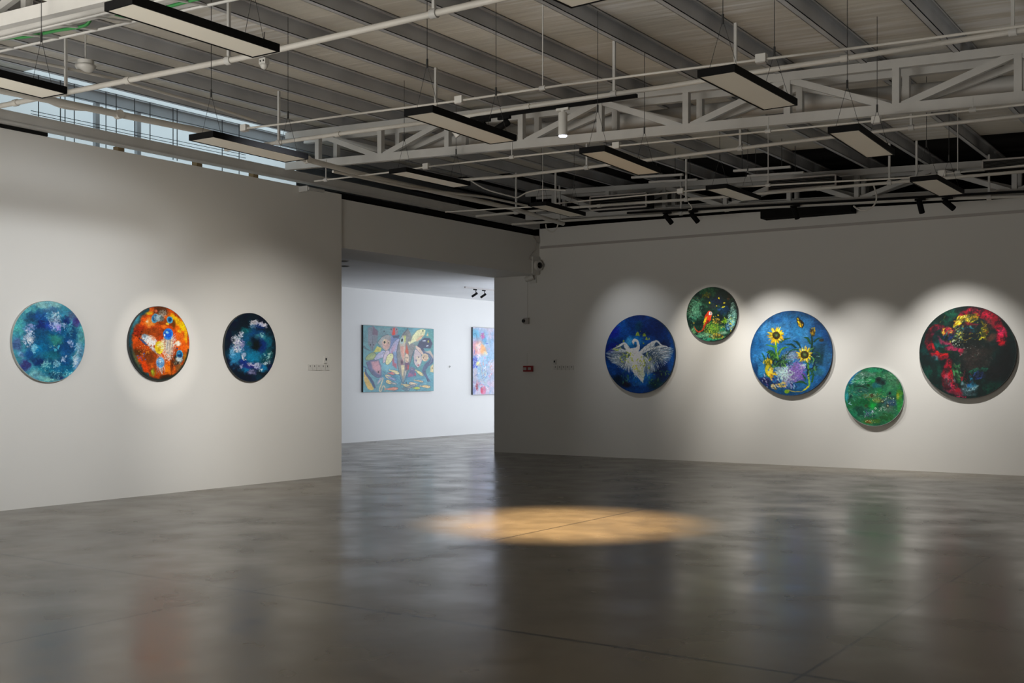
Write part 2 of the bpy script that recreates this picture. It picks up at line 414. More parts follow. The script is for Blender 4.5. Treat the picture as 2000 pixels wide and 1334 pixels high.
# runs along the hall
q = pline('x', [(-40, 168), (60, 188), (100, 196), (225, 222), (400, 257), (600, 312), (750, 352), (1000, 407), (1100, 437)], 1.8)
pipe('drain_pipe', 'thickest white pipe, running along the left side under the roof towards the corner', 'pipe', q, .036, joints=[on(q, p) for p in (232, 600)])
q = pline('x', [(650, 335), (800, 367), (950, 385), (1030, 402)], 2.0)
pipe('drain_pipe', 'thinner white pipe beside the thick one, behind the small middle light panel', 'pipe', q, .018)
q = pline('x', [(-40, 99), (0, 107), (120, 131), (228, 155), (325, 183), (420, 210), (500, 236)], 1.7)
pipe('cable_conduit', 'white conduit at the far left with the round detector hanging on it', 'conduit', q, .016)
def loop(name, label, pts, r, m, cat='cable', plane=None, k=14):
    out = []
    P = [Vector(p) for p in pts]
    for i in range(len(P)-1):
        p0, p1, p2, p3 = P[max(i-1, 0)], P[i], P[i+1], P[min(i+2, len(P)-1)]
        for j in range(k):
            t = j/k
            out.append(.5*((2*p1)+(p2-p0)*t+(2*p0-5*p1+4*p2-p3)*t*t+(3*p1-p0-3*p2+p3)*t**3))
    out.append(P[-1])
    return tag(MB().tube(out, r, 8).build(name, M[m]), label, cat)
loop('loose_cable', 'white flexible tube hanging in a curve from the rear pipe near the middle light', pline('y', [(918, 352), (950, 370), (1000, 384), (1010, 386), (1030, 376), (1060, 370), (1105, 372)], -3.6), .012, 'pipe')
loop('loose_cable', 'white cable loop hanging below the pipes in front of the right wall', pline('y', [(1706, 360), (1712, 385), (1706, 402), (1690, 411), (1675, 408), (1667, 402)], -1.6), .012, 'pipe')
loop('loose_cable', 'white cable bow under the pipes where the two walls meet', pline('y', [(1066, 438), (1068, 447), (1077, 453), (1086, 448), (1090, 437)], -1.2), .012, 'pipe')
loop('loose_cable', 'white cable hanging in a tight curl beside the black spotlight pair', pline('y', [(1344, 396), (1350, 402), (1351, 408), (1344, 410)], -2.4), .008, 'pipe')
loop('flexible_duct', 'white flexible hose sagging at the far left under the roof', pline('x', [(90, 196), (120, 208), (160, 213), (200, 212)], 1.5), .02, 'pipe', 'hose')

# cable tray with green cables below the nearest truss
t = empty('cable_tray', aty(0, 90, -12.75), 'white ladder cable tray carrying green cables at the upper left', 'cable tray')
ra = pline('y', [(-60, 88), (0, 75), (200, 27), (330, -4), (600, -66)], -13.0)
rb = pline('y', [(-60, 113), (0, 100), (262, 42), (345, 23), (480, -6), (700, -56)], -12.62)
MB().tube(ra, .012, 4).build('side_rail', M['white'], t)
MB().tube(rb, .014, 4).build('side_rail', M['white'], t)
for px in (-30, 55, 130, 200, 275, 345, 420):
    a = on(ra, px-20); b2 = Vector((a.x, -12.62, a.z)); r2 = min((abs(k.x-a.x), k) for k in [rb[i].lerp(rb[i+1], s/60) for i in range(len(rb)-1) for s in range(61)])[1]
    MB().bar(a, r2, .03, .012).build('rung', M['white'], t)
g = loop('green_cable', 'bundle of green cables lying in the cable tray', [aty(px, py, -12.8)+Vector((0, 0, dz+.025)) for px, py, dz in ((-30, 92, .02), (20, 84, .02), (50, 78, 0), (110, 66, 0), (165, 56, .0), (182, 46, .03), (215, 37, .02), (250, 38, 0), (300, 27, .0), (390, 6, .01), (440, -6, 0))], .014, 'green')

# hanging rods and wires over the next room, seen above the left wall
t = empty('wire_frame', (-.7, -9.8, 4.4), 'thin dark wires and rods hanging beyond the left wall in daylight', 'wires')
for px, y0, y1 in ((75, 196, 236), (118, 208, 242), (127, 224, 262), (145, 226, 262), (207, 220, 292), (227, 226, 290), (263, 255, 270), (293, 258, 275), (338, 205, 290), (346, 262, 292), (434, 240, 322), (467, 290, 342)):
    a, b2 = atx(px, y0, -.55), atx(px, y1+22, -.55)
    MB().tube([(a.x, a.y, roof_z(a.x)-.004), (a.x, a.y, b2.z)], .006, 6).build('rod', M['wire'], t)
for y0, y1 in ((216, 300), (222, 310)):
    MB().tube([atx(60, y0, -.6), atx(480, y0+.197*420+4, -.6)], .004, 6).build('wire', M['wire'], t)
for px, col, nm, lab in ((188, 'galv', 'steel_post', 'left of two grey posts behind the left wall top'), (269, 'galv', 'steel_post', 'right of two grey posts behind the left wall top')):
    a = atx(px, 300, -.67); z1 = roof_z(-.67)-.155
    tag(MB().box((a.x-.03, a.y-.03, 3.65), (a.x+.03, a.y+.03, z1)).build(nm, M[col]), lab, 'post', 'grey posts beyond the left wall')
for px, py, lab in ((232, 291, 'short raw timber block wedged above the left wall, near the left end'), (385, 290, 'raw timber block behind the white beam, left of the light panel'), (495, 310, 'raw timber block behind the white beam, under the light panel')):
    a = atx(px, py, -.12)
    tag(MB().box((a.x-.05, a.y-.045, 4.287), (a.x+.05, a.y+.045, 4.42 if px > 300 else 4.36)).build('timber_block', M['wood']), lab, 'timber', 'timber blocks on the left wall top')
a = atx(617, 371, .17)
t = empty('wall_bracket', a, 'small perforated white bracket at the top of the left wall', 'bracket')
MB().box((.16, a.y-.16, a.z-.02), (.19, a.y+.16, a.z+.02)).build('arm', M['white'], t)
MB().box((.001, a.y-.18, a.z-.04), (.17, a.y-.15, a.z+.04)).build('plate', M['white'], t)
# ------------------------------------------------------------------ hanging light panels
def make_panel(c, L_, W_, rot, label):
    """c = centre of the lower face"""
    t = empty('light_panel', c, label, 'ceiling light', 'black framed light panels hung from the roof')
    cr, sr = math.cos(rot), math.sin(rot)
    def P(u, v, w): return (c.x+u*cr-v*sr, c.y+u*sr+v*cr, c.z+w)
    def obox(mb, u0, u1, v0, v1, w0, w1):
        mb.add([P(u0,v0,w0),P(u1,v0,w0),P(u1,v1,w0),P(u0,v1,w0),P(u0,v0,w1),P(u1,v0,w1),P(u1,v1,w1),P(u0,v1,w1)],
               [(0,3,2,1),(4,5,6,7),(0,1,5,4),(1,2,6,5),(2,3,7,6),(3,0,4,7)])
    hu, hv, e = W_/2, L_/2, .012
    f = MB()
    obox(f, -hu, hu, -hv, -hv+e, 0, .055); obox(f, -hu, hu, hv-e, hv, 0, .055)
    obox(f, -hu, -hu+e, -hv+e, hv-e, 0, .055); obox(f, hu-e, hu, -hv+e, hv-e, 0, .055)
    obox(f, -hu+e, hu-e, -hv+e, hv-e, .045, .055)
    f.build('frame', M['black'], t)
    d = MB(); obox(d, -hu+e+.001, hu-e-.001, -hv+e+.001, hv-e-.001, .004, .012)
    d.build('diffuser', M['diffuser'], t)
    for s in (-1, 1):
        v = s*(hv-.12); k = P(0, v, .42); top = roof_z(k[0])-.003
        w = MB().tube([k, (k[0], k[1], top)], .003, 6)
        w.tube([k, P(-hu+.03, v, .055)], .002, 5); w.tube([k, P(hu-.03, v, .055)], .002, 5)
        o = w.build('suspension_wire', M['wire'], t)
        MB().tube([(k[0], k[1], k[2]-.03), (k[0], k[1], k[2]+.04)], .009, 8).build('gripper', M['wire'], o)
    return t
def panel_from(corners, label, z=None, W=.3):
    best = None
    if z is None:
        for k in range(0, 71):
            zz = 3.55+k*.005; P = [atz(x, y, zz) for x, y in corners]
            l = ((P[3]-P[0]).length+(P[2]-P[1]).length)/2
            if best is None or abs(l-1.22) < best[0]: best = (abs(l-1.22), zz)
        z = best[1]
    P = [atz(x, y, z) for x, y in corners]
    c = (P[0]+P[1]+P[2]+P[3])/4
    dv = (P[3]-P[0])+(P[2]-P[1]); rot = math.atan2(-dv.x, dv.y)
    l = min(1.3, dv.length/2); w = ((P[1]-P[0]).length+(P[2]-P[3]).length)/2
    return make_panel(c, l, min(.33, max(.26, w)), max(-.06, min(.06, rot)), label)
panel_from([(200, 21), (262, 8), (550, 103), (490, 112)], 'largest light panel, at the top left of the photo')
panel_from([(-156, 136), (-100, 121), (125, 185), (85, 192)], 'light panel cut by the left edge of the photo', 3.68)
panel_from([(373, 276), (412, 266), (599, 311), (560, 318)], 'light panel hanging in front of the left wall top')
panel_from([(789, 228), (845, 218), (1010, 277), (956, 281)], 'light panel in front of the middle truss, left of the lit white spotlight')
panel_from([(1135, 299), (1185, 295), (1288, 339), (1241, 343)], 'light panel just below the middle truss, down to the right of the lit white spotlight')
panel_from([(1360, 151), (1437, 140), (1558, 207), (1490, 215)], 'light panel overlapping the middle truss right of the lit white spotlight')
panel_from([(1615, 260), (1680, 255), (1747, 303), (1692, 309)], 'light panel below the middle truss above the sunflower and green paintings')
panel_from([(757, 340), (796, 335), (920, 364), (885, 366)], 'light panel hanging high above the fish canvas and wide opening')
panel_from([(1037, 404), (1066, 400), (1143, 422), (1112, 424)], 'small far light panel nearest the corner of the two walls')
panel_from([(1380, 372), (1417, 366), (1486, 391), (1448, 393)], 'small far light panel in the middle of the rearmost row')
panel_from([(1778, 356), (1830, 350), (1883, 379), (1834, 384)], 'small far light panel at the right of the rearmost row')
panel_from([(953, -65), (1022, -73), (1187, 0), (1117, 16)], 'light panel cut off by the top edge of the photo', 3.68)

# ------------------------------------------------------------------ track and spotlights
def spot_can(mb, a, b, r, n=14):
    return mb.tube([a, b], r, n)
def aimed_spot(name, base, direc, label, m, r, ln, stem, group, lit=False, adapter=True):
    """base = point on the track underside"""
    base = Vector(base); d = Vector(direc).normalized()
    t = empty(name, base, label, 'spotlight', group)
    if adapter: MB().box((base.x-.075, base.y-.018, base.z-.03), (base.x+.075, base.y+.018, base.z-.001)).build('track_adapter', M[m], t)
    k = base-Vector((0, 0, .03+stem))
    MB().tube([base-Vector((0, 0, .028)), k], .01, 8).build('stem', M[m], t)
    a = k-d*ln*.35; b = k+d*ln*.65
    h = MB(); h.tube([a, a+d*.012, b], [r*.86, r, r], 16)
    hd = h.build('lamp_head', M[m], t)
    MB().tube([b+d*.0005, b+d*.004], r*.86, 16).build('lens', M['lamplit'] if lit else M['lens'], hd)
    return t, b
# track under the pipe in front of the middle truss
A, B = aty(920, 233, -8.9), aty(1244, 187, -8.9)
tr = MB().bar(A, B, .036, .034)
tag(tr.build('lighting_track', M['black']), 'dark lighting track fixed under the pipe in front of the middle truss', 'track')
def tp(px):
    f = (px-920)/(1244-920.0); p = A.lerp(B, f); return Vector((p.x, p.y, p.z-.018))
G1 = 'spotlights on the track in front of the truss'
aimed_spot('track_spotlight', tp(948), (.0, .75, -.6), 'black spotlight half hidden behind the light panel on the middle track', 'black', .036, .16, .05, G1)
aimed_spot('track_spotlight', tp(990), (-.75, -.2, -.42), 'black spotlight fully visible on the middle track, tilted down to the left', 'black', .036, .17, .055, G1)
p = tp(1107)
t = empty('cylinder_downlight', p, 'white cylinder spotlight on the middle track, the only one lit', 'spotlight', G1)
MB().box((p.x-.07, p.y-.018, p.z-.025), (p.x+.07, p.y+.018, p.z-.001)).build('track_adapter', M['plastic'], t)
h = MB(); h.tube([(p.x, p.y, p.z-.025), (p.x, p.y, p.z-.05)], .02, 12); h.tube([(p.x, p.y, p.z-.045), (p.x, p.y, p.z-.055), (p.x, p.y, p.z-.275)], [.038, .046, .046], 20)
h.build('lamp_head', M['plastic'], t)
MB().tube([(p.x, p.y, p.z-.2755), (p.x, p.y, p.z-.285)], .041, 20).build('lens', M['lamplit'], t)
DOWN = Vector((p.x, p.y, p.z-.30))
# spotlights on the track by the right wall
A2, B2 = Vector((2.6, -1.32, 4.31)), Vector((10.6, -1.32, 4.05))
tag(MB().bar(A2, B2, .036, .034).build('lighting_track', M['black']), 'dark lighting track in front of the top of the right wall', 'track')
def tq(x):
    f = (x-A2.x)/(B2.x-A2.x); p = A2.lerp(B2, f); return Vector((p.x, p.y, p.z-.021))
G2 = 'black spotlights in front of the right wall'
RS = []
for px, dr, lab in ((1303, (.42, .55, -.75), 'black spotlight above the parrot painting, left one of the pair'),
                    (1354, (.45, .5, -.75), 'black spotlight above the parrot painting, right one of the pair'),
                    (1553, (.1, .5, -.85), 'single black spotlight in front of the black duct'),
                    (1797, (.1, .45, -.85), 'black spotlight under the right-hand far light panel, left of two'),
                    (1850, (.6, .5, -.6), 'black spotlight under the right-hand far light panel, right of two')):
    x = aty(px, 410, -1.32).x
    t, b = aimed_spot('track_spotlight', tq(x), dr, lab, 'black', .042, .2, .06, G2); RS.append(b)
# white lamp head below the second light panel
p = aty(889, 254, -8.87); top = on(P3, 889)
t = empty('white_spotlight', p, 'small white spotlight peeping out under the light panel by the black spotlights', 'spotlight')
MB().tube([(top.x, top.y, top.z-.026), (p.x, p.y, p.z+.02)], .009, 8).build('stem', M['plastic'], t)
MB().tube([(p.x-.03, p.y-.02, p.z+.05), (p.x+.03, p.y+.03, p.z-.06)], .04, 14).build('lamp_head', M['plastic'], t)

# next room: track with two spotlights, two recessed downlights
fa, fb = atz(908, 561, 3.512), atz(975, 569, 3.512)
fb = Vector((fa.x+(fb.x-fa.x)*.6, fb.y, 3.512)); fb = Vector((fa.x, fa.y+1.8, 3.512))
tag(MB().bar(fa, fb, .03, .034).build('lighting_track', M['label']), 'pale lighting track on the ceiling of the next room', 'track')
G3 = 'black spotlights in the next room'
for f, lab in ((.95, 'left one of the two black spotlights in the bright next room'), (1.3, 'right one of the two black spotlights in the bright next room')):
    y = atx(928 if f < 1 else 945, 565, fa.x).y
    t = empty('track_spotlight', (fa.x, y, 3.495), lab, 'spotlight', G3)
    MB().box((fa.x-.015, y-.055, 3.47), (fa.x+.015, y+.055, 3.4945)).build('track_adapter', M['black'], t)
    MB().tube([(fa.x, y+.03, 3.47), (fa.x, y+.03, 3.40)], .008, 8).build('stem', M['black'], t)
    hd = MB().tube([(fa.x+.01, y+.06, 3.405), (fa.x-.04, y-.06, 3.325)], .026, 14).build('lamp_head', M['black'], t)
for px, py, lab in ((672, 509.5, 'nearer dark recessed ceiling light just past the header'), (674, 519.5, 'farther dark recessed ceiling light just past the header')):
    p = atz(px, py, 3.529); t = empty('recessed_downlight', p, lab, 'ceiling light', 'recessed lights in the next room')
    MB().tube([(p.x, p.y, p.z), (p.x, p.y, p.z-.012)], .085, 20).build('trim_ring', M['label'], t)
    MB().tube([(p.x, p.y, p.z-.0125), (p.x, p.y, p.z-.014)], .068, 20).build('baffle', M['black'], t)

# ------------------------------------------------------------------ air units, ducts and strips in the dark zone
def grille(px0, px1, yt0, yt1, yb0, yb1, y, label, depth=.5):
    a, b2 = aty(px0, yt0, y), aty(px1, yt1, y); c, d = aty(px0, yb0, y), aty(px1, yb1, y)
    t = empty('air_unit', (a.x, y, c.z), label, 'air conditioner', 'ducted air units in the dark strip')
    z0a, z0b, z1a, z1b = c.z, d.z, a.z, b2.z; e = .022
    def bar(p, q): return MB().bar(p, q, .03, e)
    fr = MB()
    fr.bar((a.x, y, z1a), (b2.x, y, z1b), .03, e); fr.bar((a.x, y, z0a), (b2.x, y, z0b), .03, e)
    fr.bar((a.x, y, z0a), (a.x, y, z1a), e, .03); fr.bar((b2.x, y, z0b), (b2.x, y, z1b), e, .03)
    fr.build('grille_frame', M['label'], t)
    lv = MB(); nl = 7
    for i in range(1, nl):
        f = i/nl; lv.bar((a.x+.01, y+.012, z0a+(z1a-z0a)*f), (b2.x-.01, y+.012, z0b+(z1b-z0b)*f), .025, .006)
    lv.build('louvre', M['duct'], t)
    bd = MB().add([(a.x, y+.03, z0a), (b2.x, y+.03, z0b), (b2.x, y+.03, z1b), (a.x, y+.03, z1a), (a.x, y+depth, z0a), (b2.x, y+depth, z0b), (b2.x, y+depth, z1b), (a.x, y+depth, z1a)],
                  [(0,1,2,3),(4,7,6,5),(0,4,5,1),(3,2,6,7),(0,3,7,4),(1,5,6,2)])
    bd.build('housing', M['darkgrey'], t)
    return t
grille(1153, 1262, 385, 377, 411, 403, -1.75, 'air unit with a pale grille frame, nearest the corner', .3)
grille(1500, 1632, 352, 341.5, 374, 362, -1.75, 'air unit with a pale grille frame, above the sunflower painting', .3)
grille(1919, 2060, 314, 303, 331, 320, -1.75, 'air unit with louvres cut by the right edge of the photo', .3)
def strip(px0, y0, px1, y1, y, label):
    a, b2 = aty(px0, y0, y), aty(px1, y1, y)
    t = empty('strip_rail', a, label, 'rail', 'short white rails below the dark roof')
    MB().bar(a, b2, .05, .03).build('rail', M['white'], t)
    for f in (.15, .85):
        q2 = a.lerp(b2, f); MB().tube([q2, (q2.x, q2.y, roof_z(q2.x)-.003)], .005, 6).build('hanger_rod', M['wire'], t)
strip(1234, 347, 1334, 341, -2.9, 'short white rail under the roof, behind the panel below the truss')
strip(1268, 356, 1362, 351, -2.3, 'short white rail lower and farther back, behind the panel below the truss')
strip(1433, 334, 1544, 326, -2.9, 'short white rail under the roof, left of the panel over the sunflower painting')
strip(1460, 344, 1570, 337, -2.3, 'short white rail lower and farther back, left of the panel over the sunflower painting')
a, b2 = aty(1485, 427, -.3), aty(1662, 413, -.3)
tag(MB().add([(a.x, -.3, a.z), (b2.x, -.3, b2.z), (b2.x, -.02, b2.z), (a.x, -.02, a.z), (a.x, -.3, a.z+.16), (b2.x, -.3, b2.z+.16), (b2.x, -.02, b2.z+.16), (a.x, -.02, a.z+.16)],
    [(0,3,2,1),(4,5,6,7),(0,1,5,4),(1,2,6,5),(2,3,7,6),(3,0,4,7)]).build('black_duct', M['darkgrey']), 'black duct end hanging over the top edge of the right wall', 'duct')
a, b2 = aty(1200, 395, -.3), aty(1330, 385, -.3)
d = MB(); d.tube([(a.x, -.2, a.z+.02), (b2.x, -.2, b2.z+.02)], .16, 18)
tag(d.build('round_duct', M['duct']), 'dim round duct in the dark above the parrot painting', 'duct')
a, b2 = aty(1640, 375, -.3), aty(1700, 370, -.3)
d = MB(); d.tube([(a.x, -.2, a.z), (b2.x, -.2, b2.z)], .17, 18)
tag(d.build('round_duct', M['duct']), 'dim round duct in the dark above the green painting', 'duct')

# ------------------------------------------------------------------ detectors, cameras, switches
p = atx(167, 128, 1.7)
t = empty('smoke_detector', p, 'round white detector hanging from the roof at the far left', 'detector')
MB().tube([(p.x, p.y, p.z+.0), (p.x, p.y, p.z+.05)], .085, 20).build('base', M['plastic'], t)
MB().dome((p.x, p.y, p.z), (0, 0, -1), .105, .075, 20).build('cover', M['plastic'], t)
MB().tube([(p.x, p.y, p.z+.04), (p.x, p.y, roof_z(p.x)-.003)], .008, 8).build('hanger', M['white'], t)
p = aty(516, 124, -10.4)
t = empty('emergency_lamp', p, 'small white box with round eyes hanging beside the largest light panel', 'lamp')
MB().box((p.x-.045, p.y-.03, p.z-.01), (p.x+.045, p.y+.03, p.z+.05)).build('body', M['plastic'], t)
MB().dome((p.x, p.y, p.z-.011), (0, 0, -1), .042, .05, 14).build('lamp_cover', M['plastic'], t)
for sx in (-.022, .022): MB().tube([(p.x+sx, p.y-.03, p.z+.022), (p.x+sx, p.y-.034, p.z+.022)], .009, 10).build('eye', M['lens'], t)
MB().tube([(p.x, p.y, p.z+.05), (p.x, p.y, roof_z(p.x)-.003)], .005, 6).build('hanger', M['wire'], t)

# cameras at the corner (header / right wall)
HX = -.03
p = atx(1046, 519, HX)
p.y = min(p.y, -.14)
t = empty('dome_camera', (HX, p.y, p.z), 'white security camera with a black eye on the header by the corner', 'security camera', 'cameras at the corner')
MB().box((HX+.001, p.y-.14, p.z-.16), (HX+.03, p.y+.11, p.z+.17)).build('backplate', M['plastic'], t)
MB().tube([(HX+.03, p.y, p.z), (HX+.10, p.y-.01, p.z)], .10, 18).build('housing', M['plastic'], t)
MB().dome((HX+.101, p.y-.01, p.z), (1, -.3, 0), .062, .045, 16).build('lens', M['lens'], t)
p = aty(1041, 547, 0)
t = empty('bullet_camera', (p.x, 0, p.z), 'white security camera under the header on the right wall end', 'security camera', 'cameras at the corner')
MB().box((p.x-.06, -.03, p.z-.06), (p.x+.09, -.001, p.z+.07)).build('mount_plate', M['plastic'], t)
MB().tube([(p.x+.07, -.10, p.z+.05), (p.x-.07, -.16, p.z-.0)], .05, 16).build('housing', M['plastic'], t)
MB().tube([(p.x+.02, -.03, p.z+.03), (p.x+.02, -.12, p.z+.03)], .02, 10).build('arm', M['plastic'], t)
MB().tube([(p.x-.0705, -.1603, p.z-.0002), (p.x-.074, -.162, p.z-.0015)], .042, 16).build('lens', M['lens'], t)
p = aty(1029, 627, 0)
t = empty('wall_sensor', (p.x, 0, p.z), 'small pale box camera with a black eye below the header, above the red box', 'sensor')
MB().box((p.x-.045, -.06, p.z-.06), (p.x+.065, -.001, p.z+.06)).build('body', M['label'], t)
MB().tube([(p.x-.03, -.061, p.z), (p.x-.035, -.085, p.z)], .035, 14).build('lens', M['lens'], t)
MB().box((p.x+.0, -.012, p.z+.06), (p.x+.022, -.001, 3.485)).build('conduit', M['wall'], t)
p = aty(1033, 720, 0)
t = empty('fire_alarm_box', (p.x, 0, p.z), 'red fire alarm box with two white squares on the right wall end', 'alarm')
MB().box((p.x-.105, -.05, p.z-.06), (p.x+.105, -.001, p.z+.055)).build('case', M['red'], t)
for sx in (-.06, .045):
    MB().box((p.x+sx-.035, -.055, p.z-.03), (p.x+sx+.035, -.0505, p.z+.025)).build('call_point', M['label'], t)
MB().box((p.x-.045, -.008, p.z+.055), (p.x-.035, -.001, p.z+.3)).build('conduit', M['wall'], t)
pp = [atx(px, py, HX+.012) for px, py in ((1041, 462), (1047, 470), (1046, 480), (1045, 488), (1040, 494), (1036, 500), (1034, 506), (1042, 509))]
loop('camera_cable', 'thin dark cable drooping down the header to the corner camera', [(q.x, min(q.y, -.03), q.z) for q in pp], .006, 'label')
pp = [atx(px, py, HX+.014) for px, py in ((1042, 463), (1049, 473), (1056, 475), (1058, 468), (1055, 462), (1046, 461))]
loop('camera_cable', 'thin dark cable coiled in a loop under the white beam at the corner', [(q.x, min(q.y, -.03), q.z) for q in pp], .006, 'label')

def switch_row(p, axis, n, label):
    t = empty('switch_row', p, label, 'switches', 'rows of wall switches')
    for i in range(n):
        o = (i-(n-1)/2)*.092; h = .043
        if axis == 'x':   # on the right wall
            pl = MB().box((p.x+o-h, -.009, p.z-h), (p.x+o+h, -.001, p.z+h)).build('switch_plate', M['plastic'], t)
            MB().box((p.x+o-.006, -.0105, p.z+.005), (p.x+o+.006, -.0092, p.z+.03)).build('indicator', M['duct'], pl)
        else:
            pl = MB().box((.001, p.y+o-h, p.z-h), (.009, p.y+o+h, p.z+h)).build('switch_plate', M['plastic'], t)
            MB().box((.0092, p.y+o-.006, p.z+.005), (.0105, p.y+o+.006, p.z+.03)).build('indicator', M['duct'], pl)
def call_unit(p, axis, label):
    t = empty('wall_controller', p, label, 'controller', 'small wall controllers')
    if axis == 'x':
        MB().box((p.x-.03, -.025, p.z-.05), (p.x+.03, -.001, p.z+.05)).build('case', M['plastic'], t)
        MB().box((p.x-.012, -.0275, p.z-.01), (p.x+.016, -.0255, p.z+.028)).build('screen', M['lens'], t)
    else:
        x0 = p.x
        k = .55 if axis == 'z' else 1
        MB().box((x0+.001, p.y-.03*k, p.z-.05*k), (x0+.025, p.y+.03*k, p.z+.05*k)).build('case', M['plastic'], t)
        MB().box((x0+.0255, p.y-.012*k, p.z-.01*k), (x0+.0275, p.y+.016*k, p.z+.028*k)).build('screen', M['lens'], t)
switch_row(atx(622, 717.5, 0), 'y', 5, 'row of white switches on the left wall beside the opening')
switch_row(aty(1101, 718.5, 0), 'x', 5, 'row of white switches on the right wall near the red alarm box')
call_unit(atx(634.5, 703, 0), 'y', 'small white controller above the switches on the left wall')
call_unit(aty(1084, 707, 0), 'x', 'small white controller above the switches on the right wall')
call_unit(atx(878, 716, -5.64), 'z', 'small white controller on the bright far wall between two canvases')
# ------------------------------------------------------------------ painting engine: brush work evaluated on the canvas mesh
class Art:
    """Every canvas is a fine mesh; brush strokes are laid down procedurally as vertex colours."""
    def __init__(s, X, Y, base, seed, warp=0):
        s.X, s.Y = X, Y; s.c = np.tile(np.array(base, float)/255, (X.size, 1)); s.rs = np.random.RandomState(seed); s.tab = s.rs.rand(64, 64)
        if warp:      # ragged, painterly edges
            w = [s.n(46, 3, 3+k*11, 7+k*5)-.5 for k in (0, 1)]; v = [s.n(13, 3, 31+k*9, 17+k*4)-.5 for k in (0, 1)]
            s.X, s.Y = X+warp*(2.2*w[0]+1.1*v[0]), Y+warp*(2.2*w[1]+1.1*v[1])
    def n(s, sc, oct=4, ox=0., oy=0., sx=1., sy=1.):
        tot = 0; a = 1; ws = 0
        for o in range(oct):
            x = s.X*sx/sc*2**o+ox+17.3*o; y = s.Y*sy/sc*2**o+oy+9.1*o
            xi, yi = np.floor(x).astype(int), np.floor(y).astype(int); fx, fy = x-xi, y-yi
            fx = fx*fx*(3-2*fx); fy = fy*fy*(3-2*fy); t = s.tab
            v = (t[xi % 64, yi % 64]*(1-fx)+t[(xi+1) % 64, yi % 64]*fx)*(1-fy)+(t[xi % 64, (yi+1) % 64]*(1-fx)+t[(xi+1) % 64, (yi+1) % 64]*fx)*fy
            tot = tot+v*a; ws += a; a *= .55
        return tot/ws
    @staticmethod
    def ss(a, b, x):
        t = np.clip((x-a)/(b-a), 0, 1); return t*t*(3-2*t)
    def mix(s, m, col):
        s.c += (np.array(col, float)/255-s.c)*np.clip(m, 0, 1)[:, None]
    def blob(s, x, y, rx, ry, col, a=1., soft=.35, rot=0., rough=0., rsc=60, sx=1., sy=1.):
        t = math.radians(rot); dx, dy = s.X-x, s.Y-y
        u = (dx*math.cos(t)+dy*math.sin(t))/rx; v = (-dx*math.sin(t)+dy*math.cos(t))/ry
        d = np.sqrt(u*u+v*v)
        if rough: d = d+rough*(s.n(rsc, 4, x*.013, y*.017, sx, sy)-.5)*2
        s.mix((1-s.ss(1-soft, 1+soft*.3, d))*a, col)
    def stroke(s, pts, w, col, a=1., soft=1.5, curve=True):
        pts = [np.array(p, float) for p in pts]
        if curve and len(pts) > 2:
            o = []
            for i in range(len(pts)-1):
                p0, p1, p2, p3 = pts[max(i-1, 0)], pts[i], pts[i+1], pts[min(i+2, len(pts)-1)]
                for j in range(5):
                    t = j/5; o.append(.5*((2*p1)+(p2-p0)*t+(2*p0-5*p1+4*p2-p3)*t*t+(3*p1-p0-3*p2+p3)*t**3))
            pts = o+[pts[-1]]
        if not isinstance(w, (tuple, list)): w = (w, w)
        mw = max(w)+soft+2
        xs = [p[0] for p in pts]; ys = [p[1] for p in pts]
        idx = np.nonzero((s.X > min(xs)-mw) & (s.X < max(xs)+mw) & (s.Y > min(ys)-mw) & (s.Y < max(ys)+mw))[0]
        if not idx.size: return
        x, y = s.X[idx], s.Y[idx]; best = np.full(idx.size, 1e9); k = len(pts)-1
        for i in range(k):
            p, q = pts[i], pts[i+1]; d = q-p; L2 = max(1e-6, d@d)
            t = np.clip(((x-p[0])*d[0]+(y-p[1])*d[1])/L2, 0, 1)
            f = (i+t)/k
            ww = np.interp(f, np.linspace(0, 1, len(w)), w)
            best = np.minimum(best, np.hypot(x-p[0]-t*d[0], y-p[1]-t*d[1])-ww)
        m = (1-s.ss(-soft, soft, best))*a
        s.c[idx] += (np.array(col, float)/255-s.c[idx])*m[:, None]
    def poly(s, pts, col, a=1., soft=3):
        """filled outline, even-odd"""
        P = np.array(pts, float); x, y = s.X, s.Y; ins = np.zeros(x.size, bool); best = np.full(x.size, 1e9)
        for i in range(len(P)):
            p, q = P[i], P[(i+1) % len(P)]; d = q-p
            t = np.clip(((x-p[0])*d[0]+(y-p[1])*d[1])/max(1e-6, d@d), 0, 1); best = np.minimum(best, np.hypot(x-p[0]-t*d[0], y-p[1]-t*d[1]))
            c = ((p[1] > y) != (q[1] > y)) & (x < (q[0]-p[0])*(y-p[1])/((q[1]-p[1]) if q[1] != p[1] else 1e-9)+p[0]); ins ^= c
        sd = np.where(ins, -best, best); s.mix((1-s.ss(-soft, soft, sd))*a, col)
    def dabs(s, n, x, y, rx, ry, cols, w=(3, 8), ln=(0, 10), ang=None, a=.9):
        r = s.rs
        for i in range(n):
            t = r.rand()*6.283; k = math.sqrt(r.rand()); px, py = x+rx*k*math.cos(t), y+ry*k*math.sin(t)
            an = math.radians(ang+r.uniform(-25, 25)) if ang is not None else r.rand()*6.283
            l = r.uniform(*ln); ww = r.uniform(*w)
            s.stroke([(px-l*math.cos(an), py-l*math.sin(an)), (px+l*math.cos(an), py+l*math.sin(an))], ww, cols[r.randint(len(cols))], a*r.uniform(.6, 1), 2.5, False)
